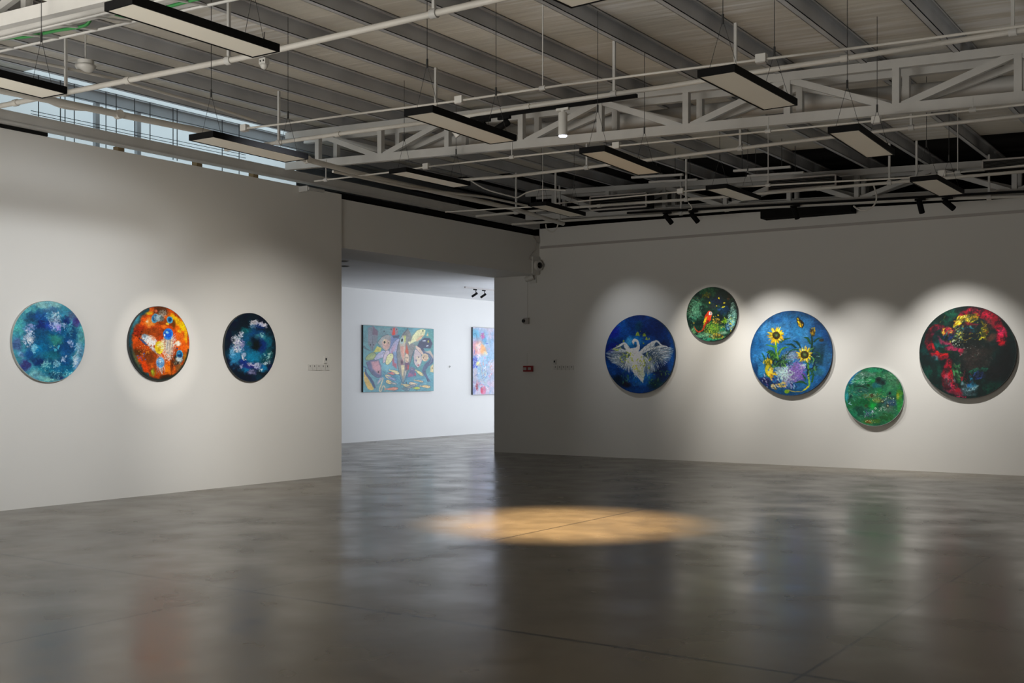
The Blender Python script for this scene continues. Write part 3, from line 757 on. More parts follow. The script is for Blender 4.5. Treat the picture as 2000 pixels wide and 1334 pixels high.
    def spray(s, x, y, rx, ry, col, thr=.55, sc=14, a=.9, rot=0):
        t = math.radians(rot); dx, dy = s.X-x, s.Y-y
        u = (dx*math.cos(t)+dy*math.sin(t))/rx; v = (-dx*math.sin(t)+dy*math.cos(t))/ry
        f = 1-s.ss(.25, 1.25, np.sqrt(u*u+v*v)); nn = s.n(sc*.6, 4, x*.1, y*.07)
        s.mix(s.ss(0, .25, f)*s.ss(thr-.07, thr+.12, nn*.85+f*.26-.06)*a, col)
    def mottle(s, cols, sc=90, a=.5, sx=1., sy=1.):
        for i, c in enumerate(cols): s.mix(s.ss(.5, .72, s.n(sc, 4, 3.7*i+1, 5.3*i+2, sx, sy))*a, c)
    def shade(s, amt=.12, sc=25):
        s.c *= (1+2*amt*(s.n(sc, 4, 7.7, 3.1)-.5)+2.4*amt*(s.n(sc*.45, 3, 1.7, 8.1, .7, 1.4)-.5)+1.6*amt*(s.n(90, 3, 4, 2)-.5))[:, None]

def art_blue(A):
    A.blob(618, 648, 400, 440, (6, 76, 118), 1, .3, 0, .25, 160)
    for x, y, rx, ry, c in ((600,135,260,70,(128,180,182)),(190,450,90,160,(72,168,168)),(300,230,130,70,(84,168,172)),(950,280,120,95,(84,94,126)),(1000,370,70,70,(64,48,116)),
        (175,690,80,110,(72,96,146)),(230,840,60,70,(112,150,190)),(270,980,100,90,(58,52,118)),(450,1090,120,80,(128,190,196)),(600,1165,180,40,(126,190,180)),(1080,540,70,120,(100,178,172)),
        (1080,800,55,150,(90,140,172)),(1010,940,60,100,(124,160,200)),(800,1150,90,30,(30,46,90))):
        A.blob(x, y, rx, ry, c, .92, .5, 0, .4, 90)
    for x, y, rx, ry, c in ((370,330,120,90,(10,52,84)),(520,300,150,90,(14,78,150)),(640,210,160,50,(70,110,150)),(530,430,110,80,(8,26,96)),(870,340,70,70,(10,30,92)),(950,520,70,130,(8,58,104)),(640,440,120,70,(24,60,160)),
        (330,830,70,110,(10,70,140)),(450,920,120,60,(12,40,100)),(880,720,120,160,(14,72,132)),(700,560,160,110,(10,92,140)),(690,630,110,90,(48,128,112)),(560,720,130,140,(0,104,150)),(440,760,70,90,(0,130,186)),(650,840,160,70,(20,104,120)),
        (560,1020,130,90,(10,110,130)),(820,1010,170,80,(0,98,142)),(880,920,90,60,(8,70,130)),(700,1110,150,40,(20,70,100))):
        A.blob(x, y, rx, ry, c, .8, .6, 0, .45, 70)
    A.mottle([(6,60,120),(70,150,180)], 60, .25)
    for x, y, rx, ry, c, r in ((340,480,100,60,(170,170,225),-20),(330,600,90,130,(226,228,246),10),(355,640,60,60,(248,248,255),0),(690,400,110,110,(206,212,240),60),(720,290,80,60,(214,230,240),20),(740,470,50,60,(150,120,200),0),
        (830,880,60,50,(200,214,240),-40),(710,950,60,80,(150,200,214),30),(920,660,40,70,(190,196,230),-20),(990,900,45,130,(214,226,244),10),(560,970,80,90,(150,214,214),0),(410,760,50,70,(160,220,240),0),(620,300,70,70,(120,190,214),0),(820,420,60,40,(190,196,226),20),(1030,730,60,120,(170,200,220),5),(900,480,50,60,(60,140,170),0)):
        A.spray(x, y, rx, ry, c, .52, 22, .72, r)
    A.dabs(40, 800, 1100, 230, 60, [(10,50,90),(90,180,200),(40,140,160)], (3, 9), (2, 8)); A.dabs(36, 760, 1085, 240, 60, [(170,230,236)], (3, 6), (0, 3)); A.dabs(30, 870, 480, 90, 130, [(120,200,210),(10,40,80)], (2, 5), (0, 6))
    A.dabs(12, 665, 720, 60, 40, [(190,240,200)], (3, 6), (0, 2))
    for pts in ([(722,742),(700,730),(680,765),(712,790)],[(730,735),(738,690),(765,690),(765,740)]): A.poly(pts, (10,30,50), 1, 5)
    A.blob(702, 760, 20, 24, (70,180,210), 1, .3, 20); A.blob(745, 718, 17, 30, (70,180,214), 1, .3, 20)

def art_jelly(A):
    A.mottle([(205,60,10),(240,120,20),(120,50,15)], 150, .7); A.mottle([(190,50,10),(235,90,10)], 60, .4)
    for x, y, rx, ry, c, r in ((330,330,150,110,(236,84,8),0),(430,360,110,80,(244,150,60),0),(380,345,30,30,(255,200,170),0),(250,500,140,100,(150,36,8),0),(260,680,120,120,(206,72,8),0),(420,900,130,150,(132,58,14),30),(330,1000,80,180,(214,62,6),-30),
        (250,820,80,70,(90,45,10),0),(430,500,180,60,(160,66,16),-8),(900,420,110,180,(248,112,6),0),(830,300,170,60,(252,196,10),40),(950,380,80,90,(255,206,0),0),(990,560,35,150,(246,180,10),0),(900,600,80,130,(240,106,20),0),(920,720,80,110,(228,90,14),0),(880,470,40,30,(252,190,30),0),
        (600,170,150,80,(74,42,20),0),(640,350,150,60,(140,60,10),0),(790,370,40,80,(110,62,6),0),(400,210,90,50,(240,190,20),0),(430,170,80,40,(236,100,20),0),(520,180,28,30,(255,130,90),0),(640,410,60,35,(252,120,20),0),(690,370,30,20,(255,210,60),0),
        (480,1110,60,70,(120,120,24),0),(460,1100,26,40,(160,180,40),0),(700,1060,70,100,(250,130,10),0),(760,1000,30,170,(110,44,8),0),(560,1010,90,200,(170,66,6),0),(700,1200,160,60,(40,28,18),0),(870,900,80,130,(30,40,40),30),(980,900,40,120,(180,120,20),0),(890,1050,90,60,(120,80,40),0),
        (620,900,120,60,(190,80,20),0)):
        A.blob(x, y, rx, ry, c, .9, .55, r, .45, 55)
    # dark teal rim
    d = np.hypot((A.X-585)/455, (A.Y-672)/560)
    A.mix(A.ss(.86, .97, d+.1*(A.n(90)-.5)*2)*((A.X < 420)*1.), (30, 66, 78)); A.blob(200, 340, 70, 150, (70, 150, 170), .8, .6, 25, .4, 50); A.blob(150, 480, 40, 90, (30,110,120), .8, .6)
    A.blob(220, 950, 40, 190, (90, 96, 60), .8, .6, -20); A.mix(A.ss(.93, 1.0, d)*((A.Y > 750)*1.), (34, 44, 40))
    A.dabs(60, 350, 760, 120, 90, [(255,210,60),(250,120,30),(255,240,200)], (2, 5), (0, 3)); A.dabs(10, 300, 880, 80, 60, [(80,100,180)], (6, 11), (0, 3)); A.dabs(50, 260, 560, 90, 80, [(60,16,6),(200,60,20)], (3, 7), (0, 6))
    # pale cloud on the left
    A.blob(420, 620, 120, 66, (226, 210, 206), .85, .5, 25, .35, 40); A.blob(350, 590, 60, 60, (130,180,214), .8, .5, 30, .3, 30); A.spray(430, 640, 120, 80, (255,255,255), .45, 22, .9, 20); A.blob(475, 600, 40, 40, (240,160,120), .7, .6); A.blob(330, 660, 90, 18, (30,80,150), .8, .4, 40)
    A.blob(470, 770, 100, 22, (150,140,150), .8, .5, 45, .3, 30); A.spray(480, 760, 90, 30, (230,230,236), .5, 14, .9, 45)
    # jellyfish
    def bell(x, y, rx, ry, c0, c1, c2, rot, col_t, tl, tdir, tn):
        r = A.rs
        for i in range(tn):
            a0 = r.uniform(-.8, .8); bx, by = x+rx*a0*math.cos(math.radians(rot)), y+ry*.4+rx*a0*math.sin(math.radians(rot))
            l = tl*r.uniform(.5, 1.1); ex, ey = bx+math.cos(tdir)*l+r.uniform(-25, 25), by+math.sin(tdir)*l
            A.stroke([(bx, by), ((bx+ex)/2+r.uniform(-22, 22), (by+ey)/2), (ex, ey)], (4, 1.5), col_t[r.randint(len(col_t))], .75, 2)
        A.blob(x, y, rx, ry, c0, 1, .12, rot); A.blob(x, y-ry*.08, rx*.8, ry*.76, c1, .9, .35, rot); A.blob(x-rx*.2, y-ry*.3, rx*.4, ry*.3, c2, .9, .6, rot, .3, 25)
    A.spray(730, 720, 90, 240, (214, 206, 200), .45, 20, .9, 8); A.blob(690, 700, 40, 80, (150,186,200), .7, .6)
    bell(705, 525, 82, 92, (50, 130, 220), (16, 84, 205), (150, 214, 255), 10, [(230,226,220),(200,196,196),(240,214,170),(130,120,130)], 330, 1.62, 46)
    A.blob(650, 545, 12, 22, (235,245,255), 1, .4)
    bell(565, 735, 70, 105, (250, 214, 40), (252, 200, 20), (255, 236, 150), 0, [(240,230,210),(220,200,190)], 130, 1.2, 12); A.spray(610, 700, 60, 100, (255,240,190), .5, 16, .9)
    bell(585, 965, 66, 88, (90, 150, 210), (120, 176, 226), (220, 236, 246), 0, [(210,220,230),(180,190,205)], 150, 1.45, 18)
    for i in range(40):
        t = i/40*6.283; A.stroke([(585+60*math.cos(t), 965+80*math.sin(t)), (585+84*math.cos(t), 965+108*math.sin(t))], (2.5, 1), (200,216,230), .7, 1.5, False)
    A.dabs(30, 580, 950, 45, 60, [(240,246,250),(40,80,130)], (2, 5), (0, 4))
    bell(500, 295, 52, 80, (96, 170, 200), (10, 60, 120), (80,150,180), 20, [(200,220,226)], 20, 0, 4); A.blob(555, 285, 80, 62, (110,160,184), .9, .5, -10, .3, 30); A.spray(570, 280, 90, 60, (210,226,230), .5, 14, .8); A.blob(610, 290, 45, 50, (60,80,80), .7, .6)
    A.spray(630, 210, 80, 60, (170,170,160), .5, 14, .7)
    bell(733, 305, 50, 56, (90, 180, 214), (16, 90, 150), (60,140,190), 0, [(190,216,226)], 60, -1.9, 12); A.blob(735, 300, 26, 30, (10,60,110), .9, .4)
    bell(888, 840, 58, 76, (70, 160, 196), (10, 70, 130), (60,140,180), 0, [(150,120,90),(200,180,150)], 140, 1.9, 14); A.blob(880, 905, 60, 50, (190, 206, 212), .95, .4, 0, .3, 25); A.blob(888, 860, 50, 30, (8,50,100), .8, .5)
    A.blob(860, 665, 56, 52, (255, 236, 220), .95, .6, 0, .25, 30); A.blob(848, 745, 20, 14, (50,70,120), 1, .4, 40)
    A.dabs(20, 800, 570, 40, 60, [(255,140,140),(240,230,240)], (3, 7), (0, 6))

def art_dark(A):
    A.mottle([(6,24,40),(4,50,70),(10,12,40)], 130, .7)
    A.blob(570, 690, 320, 380, (6, 86, 122), .95, .45, 0, .25, 140)
    for x, y, rx, ry, c in ((300,800,120,190,(44,140,190)),(600,800,200,120,(14,120,160)),(820,560,120,180,(6,98,124)),(480,600,90,150,(8,80,124)),(640,420,200,90,(8,60,110)),(700,480,110,70,(60,130,140)),(470,380,90,60,(14,98,104)),
        (760,1000,90,70,(10,130,186)),(470,1010,110,70,(10,110,160)),(560,960,180,60,(40,30,120)),(440,890,80,60,(20,40,130)),(720,620,90,150,(6,34,110)),(620,590,110,130,(4,20,40)),(640,640,70,90,(6,16,14)),(520,600,50,50,(10,70,70)),(780,850,120,80,(4,70,80)),(860,760,60,90,(8,90,96)),
        (880,1000,60,100,(6,20,80)),(560,1060,90,50,(60,60,110)),(700,300,120,60,(8,50,120))):
        A.blob(x, y, rx, ry, c, .85, .65, 0, .4, 70)
    for x, y, rx, ry, c, r, th in ((590,250,70,50,(235,232,238),-20,.42),(700,260,130,45,(226,220,232),10,.42),(780,290,45,45,(222,214,228),20,.45),(390,450,45,60,(216,214,230),0,.46),(310,540,80,90,(226,226,238),0,.46),(350,640,90,120,(206,206,230),0,.48),(300,690,50,50,(240,226,230),0,.46),(410,620,50,110,(160,140,196),0,.5),
        (590,310,70,50,(120,160,200),0,.5),(430,780,40,70,(190,196,226),0,.48),(540,930,60,40,(222,214,236),0,.45),(640,950,80,50,(214,226,240),0,.45),(390,960,40,50,(190,180,226),0,.48),(800,915,90,26,(200,214,226),-10,.46),(850,790,40,90,(190,226,226),30,.52),(730,440,40,50,(150,196,196),0,.5),(560,1060,80,50,(150,150,180),0,.5),(250,720,50,120,(120,180,220),0,.52)):
        A.spray(x, y, rx, ry, c, th+.03, 20, .75, r)
    A.stroke([(410,790),(430,850),(480,855)], (8,4), (230,230,240), .9, 3)
    A.dabs(30, 800, 830, 110, 110, [(220,240,236),(120,200,200)], (2, 5), (0, 7), -50); A.dabs(30, 330, 640, 80, 110, [(255,250,250),(70,60,120)], (3, 7), (0, 6)); A.dabs(16, 700, 1020, 40, 40, [(220,240,250)], (3, 6), (0, 6), -50)

def art_swan(A):
    A.mottle([(0,46,120),(0,24,80),(10,70,150)], 220, .7, 1, .6)
    for x, y, rx, ry, c in ((350,260,150,200,(8,74,156)),(260,330,110,110,(18,30,150)),(620,260,60,100,(0,60,90)),(850,300,220,160,(0,28,84)),(560,480,170,110,(10,110,176)),(480,470,60,70,(60,150,210)),(250,560,120,90,(10,24,120)),(960,560,120,110,(4,22,64)),(650,1000,260,110,(4,84,160)),(330,1020,150,110,(2,22,40)),(440,1060,80,60,(30,20,30)),
        (880,1060,150,110,(4,40,44)),(930,900,130,120,(2,24,60)),(740,930,80,70,(14,100,176)),(180,780,60,100,(0,60,130)),(1060,700,40,250,(0,70,140)),(600,1130,200,40,(0,60,130))):
        A.blob(x, y, rx, ry, c, .85, .7, 0, .35, 90)
    A.dabs(60, 880, 950, 170, 130, [(60,120,60),(120,160,50),(10,70,60)], (3, 8), (0, 10), None, .6); A.dabs(30, 430, 960, 60, 90, [(60,110,70),(30,80,120)], (3, 7), (5, 20), 90, .7); A.dabs(26, 560, 990, 120, 90, [(110,190,210),(80,130,130)], (2, 4), (6, 20), 90, .7)
    G = (132, 152, 50)
    for x, y, r in ((600,372,34),(692,385,28),(725,436,22),(760,440,14),(405,458,17),(345,515,16),(683,500,13),(640,330,6)): A.poly([(x-r, y+r*.55), (x-r*.2, y-r*1.1), (x+r*.5, y-r*.6), (x+r*.85, y+r*.7), (x, y+r*.6)], G, .95, 4)
    A.dabs(10, 680, 430, 60, 90, [(90,120,40)], (3, 6), (0, 8))
    # wings: rows of curved feathers
    r = A.rs
    def wing(root, tips, ctrl, n, col, w):
        for i in range(n):
            t = i/(n-1); k = t*(len(tips)-1); j = min(int(k), len(tips)-2); f = k-j
            tip = (tips[j][0]*(1-f)+tips[j+1][0]*f+r.uniform(-8, 8), tips[j][1]*(1-f)+tips[j+1][1]*f+r.uniform(-8, 8))
            k2 = t*(len(ctrl)-1); j = min(int(k2), len(ctrl)-2); f = k2-j
            c = (ctrl[j][0]*(1-f)+ctrl[j+1][0]*f, ctrl[j][1]*(1-f)+ctrl[j+1][1]*f)
            A.stroke([root, c, tip], w, col[r.randint(len(col))], r.uniform(.75, 1), 3)
    LW = [(206,214,214),(176,190,196),(226,230,226),(140,158,168)]
    A.poly([(500,570),(405,490),(300,545),(250,640),(330,790),(480,850),(560,760)], (64,88,110), .75, 24)
    A.poly([(640,590),(720,520),(850,465),(940,530),(960,640),(860,760),(700,800)], (44,66,92), .75, 24)
    wing((470,600), [(250,560),(160,605),(158,650),(180,700),(220,740),(270,775),(330,810),(400,845)], [(360,570),(330,640),(330,690),(350,720),(370,750),(400,770),(430,790)], 34, LW, (8, 7, 1.5))
    wing((520,650), [(330,820),(420,850),(490,900),(560,860)], [(420,740),(470,760),(520,780)], 18, LW, (8, 6, 1.5))
    wing((720,590), [(1000,545),(1075,570),(1085,605),(1070,650),(1060,690),(1040,730),(970,790),(880,860),(800,900),(730,940)], [(900,540),(940,600),(930,640),(920,670),(890,680),(860,690),(800,720),(750,740)], 38, LW, (8, 7, 1.5))
    wing((640,640), [(850,880),(760,900),(700,930),(640,880)], [(790,760),(720,780),(660,780)], 16, LW, (8, 6, 1.5))
    DK = [(20,44,80),(40,66,96),(70,92,116)]
    wing((455,610), [(170,625),(190,690),(240,750),(320,805),(400,845)], [(340,620),(340,680),(360,740),(420,790)], 16, DK, (2, 4, 1.5))
    wing((720,600), [(1040,560),(1080,625),(1060,700),(1000,770),(880,850),(780,890)], [(920,570),(930,650),(890,700),(840,740),(770,760)], 18, DK, (2, 5, 1.5))
    # leading edges
    A.stroke([(500,590),(450,530),(405,492),(340,530),(260,560)], (16, 20, 14, 4), (222,224,222), .95, 5); A.stroke([(640,610),(720,545),(850,470),(930,530),(1000,545)], (14, 18, 14, 10, 3), (206,208,208), .95, 5)
    A.stroke([(430,520),(480,600),(560,640)], (22, 26, 20), (238,238,236), .9, 8); A.stroke([(840,480),(740,570),(640,630)], (14, 26, 22), (216,218,218), .85, 8)
    A.dabs(60, 380, 640, 110, 90, [(110,122,130),(236,238,236)], (2, 5), (10, 26), 40, .7); A.dabs(70, 800, 620, 120, 110, [(90,102,114),(236,238,236)], (2, 5), (10, 26), 120, .7)
    # body, tail
    A.poly([(510,600),(600,590),(660,640),(690,760),(680,900),(672,1035),(600,960),(540,890),(520,760),(490,680)], (222,226,222), .95, 10); A.blob(585, 690, 75, 100, (252,253,253), .95, .6)
    A.poly([(600,860),(650,820),(690,860),(700,930),(670,1040)], (206,220,196), .9, 8); A.dabs(70, 600, 830, 80, 130, [(150,158,160),(250,250,250),(180,190,120)], (2, 5), (8, 26), 70, .8)
    A.dabs(34, 450, 690, 100, 80, [(190,200,60),(160,176,50)], (3, 8), (2, 14), 50, .85); A.dabs(34, 720, 740, 130, 110, [(190,200,60),(160,176,50)], (3, 8), (2, 14), 110, .85); A.dabs(14, 570, 830, 40, 40, [(186,190,40)], (3, 6), (2, 10)); A.dabs(16, 310, 560, 60, 40, [(170,190,60)], (3, 5), (4, 14), 150)
    # neck and head
    A.stroke([(575,600),(605,560),(608,510),(590,465),(560,450),(540,470),(545,505)], (36, 24, 17, 16, 20, 17, 8), (238,230,232), 1, 4); A.stroke([(545,500),(560,520),(548,540)], (6, 3), (60,70,90), .9, 3); A.stroke([(520,580),(560,572),(590,560)], (20, 18, 10), (246,246,246), .9, 5)

def art_parrot(A):
    A.mottle([(20,60,42),(8,30,24),(60,130,100),(4,20,30)], 150, .75)
    for x, y, rx, ry, c in ((330,520,150,190,(64,130,96)),(340,640,90,60,(80,150,120)),(300,700,90,70,(50,120,96)),(560,240,180,80,(30,74,44)),(520,300,90,50,(70,70,16)),(830,300,180,140,(10,26,22)),(720,420,130,100,(12,28,60)),(860,600,140,110,(6,46,86)),(640,520,90,60,(30,34,42)),(780,570,60,40,(30,80,150)),
        (440,540,70,60,(8,30,28)),(370,820,80,60,(4,30,34)),(200,500,50,160,(30,36,20)),(950,330,70,90,(30,26,14)),(1010,520,50,90,(110,150,140)),(1040,650,40,100,(100,150,140)),(1000,830,60,120,(110,190,180)),(930,900,80,60,(30,80,170)),(800,950,90,60,(20,140,110)),(640,900,130,90,(60,140,50)),
        (480,1020,120,50,(110,170,130)),(280,950,70,90,(120,180,120)),(380,1060,120,40,(50,140,100)),(620,1120,240,30,(40,170,130)),(760,1100,160,30,(120,180,80)),(880,780,60,50,(120,170,10)),(820,1000,100,40,(150,190,160)),(560,660,60,60,(10,40,40))):
        A.blob(x, y, rx, ry, c, .85, .6, 0, .45, 60)
    A.dabs(110, 250, 600, 100, 260, [(120,176,140),(10,30,20),(70,120,90)], (4, 11), (0, 10), None, .8); A.dabs(110, 620, 900, 150, 120, [(150,190,40),(60,130,40),(20,90,50),(190,190,60)], (4, 9), (0, 8)); A.dabs(60, 720, 780, 90, 50, [(190,150,40),(150,90,20),(210,190,70)], (4, 9), (0, 6))
    A.dabs(60, 860, 780, 60, 60, [(130,190,10),(90,150,20),(180,210,60)], (4, 9), (0, 6)); A.dabs(70, 700, 1060, 130, 45, [(226,180,60),(190,120,20),(240,220,120),(120,110,20)], (5, 11), (0, 8)); A.dabs(50, 980, 800, 60, 180, [(170,210,200),(40,110,190),(220,200,60)], (4, 10), (2, 14), 110)
    A.dabs(30, 1000, 560, 40, 100, [(140,180,170),(60,90,80)], (5, 12), (0, 10)); A.dabs(34, 520, 300, 100, 50, [(100,96,20),(60,50,10)], (4, 9), (0, 8)); A.dabs(24, 330, 380, 90, 90, [(110,60,30),(70,110,80)], (4, 9), (0, 8))
    for x, y, rx, ry in ((755,370,16,26),(858,458,26,16),(838,530,34,18),(580,440,18,18),(715,505,14,12),(745,680,14,22),(970,845,16,26)): A.blob(x, y, rx, ry, (236,210,30), .95, .4, -20, .3, 12)
    A.blob(925, 390, 22, 28, (110,70,40), .8, .4); A.blob(922, 392, 10, 14, (20,20,16), .8, .4); A.blob(290, 810, 18, 22, (190,170,70), .9, .5)
    A.mix(A.ss(.52, .64, A.n(26, 4, 5, 6))*.55, (8, 30, 24)); A.spray(300, 560, 180, 260, (110, 170, 140), .58, 22, .6); A.spray(640, 930, 210, 130, (150, 190, 60), .56, 16, .7); A.spray(980, 760, 110, 260, (150, 206, 196), .58, 20, .7, 20); A.spray(480, 1050, 230, 70, (130, 200, 160), .55, 20, .7)
    A.dabs(90, 640, 880, 230, 190, [(190,206,60),(40,110,50),(16,60,50),(220,190,70)], (3, 6), (0, 6))
    # macaw
    A.stroke([(590,640),(540,720),(500,830),(468,920),(430,960),(370,975),(330,940),(290,870)], (30, 40, 24, 16, 12, 14, 10, 4), (176,60,30), 1, 4)
    A.poly([(520,640),(560,600),(610,600),(632,640),(618,700),(610,760),(560,820),(520,830),(500,780),(490,700)], (216,58,26), 1, 6); A.poly([(540,690),(520,780),(480,850),(465,800),(490,740)], (232,206,40), 1, 5); A.poly([(480,790),(470,850),(490,820)], (120,170,60), 1, 5)
    A.stroke([(555,780),(535,830)], (20, 8), (110,36,30), .9, 5); A.blob(590, 640, 30, 36, (250,240,236), 1, .3, 20); A.stroke([(618,612),(632,640),(622,668)], (5,8,4), (240,240,240), 1, 3); A.stroke([(604,630),(606,655)], (7,4), (20,24,34), 1, 3); A.blob(570, 605, 30, 14, (220,60,30), 1, .4, -20)
    A.stroke([(600,690),(608,760)], (6,4), (250,110,60), .7, 4)

def art_sunflower(A):
    A.mottle([(44,116,176),(24,90,150),(80,150,200)], 170, .55)
    for x, y, rx, ry, c in ((400,300,260,180,(58,130,186)),(280,560,180,220,(48,122,184)),(200,520,90,130,(20,84,140)),(430,200,120,60,(20,80,140)),(700,130,240,70,(18,82,130)),(1000,300,160,190,(16,66,122)),(1060,500,90,160,(12,56,110)),(960,420,120,90,(20,90,150)),(990,600,130,150,(16,60,84)),(1000,720,140,100,(8,42,50)),(1080,700,40,190,(30,84,130)),
        (740,320,120,120,(40,120,176)),(250,880,110,130,(40,120,170)),(170,850,40,120,(10,46,90)),(270,1010,120,70,(24,10,60)),(400,1060,160,60,(8,50,96)),(640,1120,260,50,(6,70,110)),(950,980,130,100,(20,90,150)),(980,870,100,60,(30,90,110)),(720,1010,120,70,(16,96,150)),(880,1060,90,60,(16,86,140)),(700,940,60,40,(40,140,190))):
        A.blob(x, y, rx, ry, c, .85, .6, 0, .35, 90)
    d = np.hypot((A.X-625)/530, (A.Y-632)/548); A.mix(A.ss(.9, 1, d)*.55, (10, 50, 96))
    A.spray(560, 910, 130, 130, (176, 206, 206), .46, 30, .9); A.spray(520, 860, 110, 90, (190, 220, 214), .46, 26, .8); A.spray(690, 880, 120, 130, (130, 100, 176), .42, 40, .9, 20); A.spray(640, 650, 110, 70, (110,130,170), .48, 20, .8); A.spray(790, 810, 60, 40, (196,206,216), .45, 26, .9); A.spray(600, 730, 80, 50, (90,150,170), .5, 16, .8)
    A.spray(590, 1000, 90, 110, (150,140,190), .48, 30, .9); A.spray(780, 940, 60, 70, (96,70,170), .46, 26, .8); A.dabs(50, 600, 1040, 140, 80, [(190,206,220),(60,100,150),(30,40,90)], (3, 7), (2, 14), 60)
    A.dabs(60, 370, 980, 110, 110, [(20,26,60),(190,190,214),(90,60,130),(10,50,110)], (4, 9), (2, 16), 50); A.dabs(60, 640, 700, 150, 110, [(16,54,66),(150,176,190),(60,90,110)], (3, 7), (2, 12))
    GR = [(70,130,40),(30,84,44),(110,160,60),(16,58,44)]
    def leaf(pts, w, c): A.stroke(pts, w, c, .95, 3)
    leaf([(440,490),(436,570),(450,660),(500,760),(560,800)], (15, 15, 16, 22, 16), (84,150,50)); leaf([(452,560),(455,650),(510,760)], (4, 5, 4), (150,196,90))
    for pts, w, c in (([(500,490),(560,450),(630,440)],(10,12,2),1),([(430,550),(370,530),(300,520)],(12,10,2),0),([(470,640),(510,580),(610,545)],(16,14,2),0),([(480,650),(500,600),(530,560)],(8,8,3),2),([(430,670),(370,610),(310,620)],(16,26,4),1),([(430,690),(380,650),(320,610)],(14,20,3),0),([(440,720),(350,700),(290,690)],(18,14,3),3),
        ([(480,760),(430,700),(330,700)],(14,10,3),1),([(290,700),(265,650),(250,625)],(12,8,2),1),([(280,760),(240,730),(195,680)],(4,4,2),3),([(540,790),(440,770),(380,790)],(16,10,3),1),([(510,800),(420,800),(390,830)],(12,10,3),0),([(530,700),(560,660),(600,650)],(12,10,3),3),([(560,690),(590,640),(640,600)],(10,8,2),3),
        ([(760,560),(720,500),(660,470)],(8,16,3),3),([(700,560),(640,520),(550,518)],(10,12,2),3),([(720,590),(660,590),(600,610)],(9,8,2),1),([(880,510),(850,450),(800,430)],(10,18,3),1),([(900,560),(905,470),(900,400)],(14,12,8),3),([(930,490),(980,450),(1040,440)],(10,10,2),3),
        ([(850,760),(856,840),(860,960)],(14,12,12),0),([(870,830),(900,870),(940,790)],(10,12,3),1),([(900,1000),(920,930),(915,880)],(12,14,3),1),([(860,960),(870,1040),(820,1100),(790,1115)],(12,12,10,4),2),([(830,1030),(770,1000),(690,1010)],(10,16,3),1),([(820,970),(790,920),(760,890)],(10,9,3),1),([(310,870),(320,920),(380,960)],(12,10,3),0)):
        leaf(pts, w, GR[c])
    A.dabs(40, 930, 720, 90, 60, [(120,150,160),(20,40,40),(60,100,60)], (2, 5), (0, 6)); A.stroke([(850,1070),(830,1090),(790,1118)], (12,9,3), (214,190,30), .9, 4); A.stroke([(855,900),(850,960)], (9,7), (190,190,60), .8, 4)
    for i in range(70):
        q = A.rs; t = q.rand(); x0, y0 = (430+q.uniform(-90, 170), 760+q.uniform(-70, 50)) if i < 42 else (880+q.uniform(-60, 80), 760+q.uniform(-180, 200))
        an = q.uniform(-2.7, -.4) if i % 3 else q.uniform(0, 6.28); L = q.uniform(40, 120)
        A.stroke([(x0, y0), (x0+L*.5*math.cos(an), y0+L*.5*math.sin(an)), (x0+L*math.cos(an+.5), y0+L*math.sin(an+.5))], (7, 9, 1), [(14,50,50),(24,76,52),(60,110,50),(10,34,50),(90,140,70)][q.randint(5)], .85, 2.5)
    A.spray(700, 860, 130, 140, (134, 104, 180), .5, 40, .85, 20); A.spray(560, 900, 150, 110, (186, 214, 216), .53, 26, .85); A.spray(640, 680, 130, 60, (150, 170, 190), .55, 14, .8); A.dabs(60, 650, 830, 170, 160, [(60,40,110),(210,220,230),(20,60,100),(120,90,170)], (2, 5), (2, 14), None, .8)
    def sun(x, y, R, r0, n):
        q = A.rs
        for layer in (0, 1):
            for i in range(n):
                t = 6.283*(i+.5*layer)/n+q.uniform(-.12, .12); L = R*q.uniform(.82, 1.06); k = q.uniform(-.25, .25)
                A.stroke([(x+r0*.7*math.cos(t), y+r0*.7*math.sin(t)), (x+L*.65*math.cos(t+k*.5), y+L*.65*math.sin(t+k*.5)), (x+L*math.cos(t+k), y+L*math.sin(t+k))], (8, R*.085, 1), [(236,206,40),(216,170,20),(250,230,90)][q.randint(3)] if layer else (170,140,20), 1, 2.5)
        A.blob(x, y, r0, r0, (52,42,22), 1, .15); A.dabs(60, x, y, r0*.9, r0*.9, [(90,70,26),(30,26,16),(70,80,40)], (2, 5), (0, 2)); A.blob(x, y, r0*.5, r0*.5, (74,96,50), .9, .4); A.blob(x, y, r0*.2, r0*.22, (110,140,80), .8, .5)
    sun(440, 397, 122, 54, 17); sun(808, 652, 110, 54, 17)
    A.blob(910, 370, 32, 50, (120,90,20), .95, .4, -20, .4, 20); A.dabs(22, 915, 360, 34, 50, [(200,160,30),(60,44,20)], (5, 9), (2, 12), 70); A.blob(1020, 470, 36, 22, (50,40,26), .9, .5)
    # wilted flower at the left
    A.blob(335, 745, 50, 55, (110,110,30), .95, .4, 0, .4, 24); A.dabs(44, 335, 750, 66, 60, [(226,196,40),(150,130,20),(70,84,30)], (5, 9), (4, 16), 80)
    A.stroke([(330,800),(310,850),(330,900)], (24,20,10), (196,180,30), .95, 4); A.dabs(34, 375, 880, 60, 60, [(240,200,40),(250,214,70),(180,130,20)], (6, 12), (6, 24), 60); A.stroke([(350,870),(410,900),(455,915)], (12,14,4), (240,206,60), .95, 4); A.stroke([(360,900),(370,950),(385,990)], (12,12,3), (236,180,40), .9, 4)
    A.dabs(34, 420, 1070, 60, 30, [(226,196,90),(120,100,40),(200,206,214)], (4, 9), (2, 12)); A.dabs(20, 520, 1040, 50, 40, [(226,190,80)], (4, 9), (2, 12)); A.blob(580, 1130, 40, 26, (130,170,30), .95, .5, 0, .3, 20); A.stroke([(600,1115),(680,1130),(780,1128)], (5,6,3), (190,160,60), .8, 3)
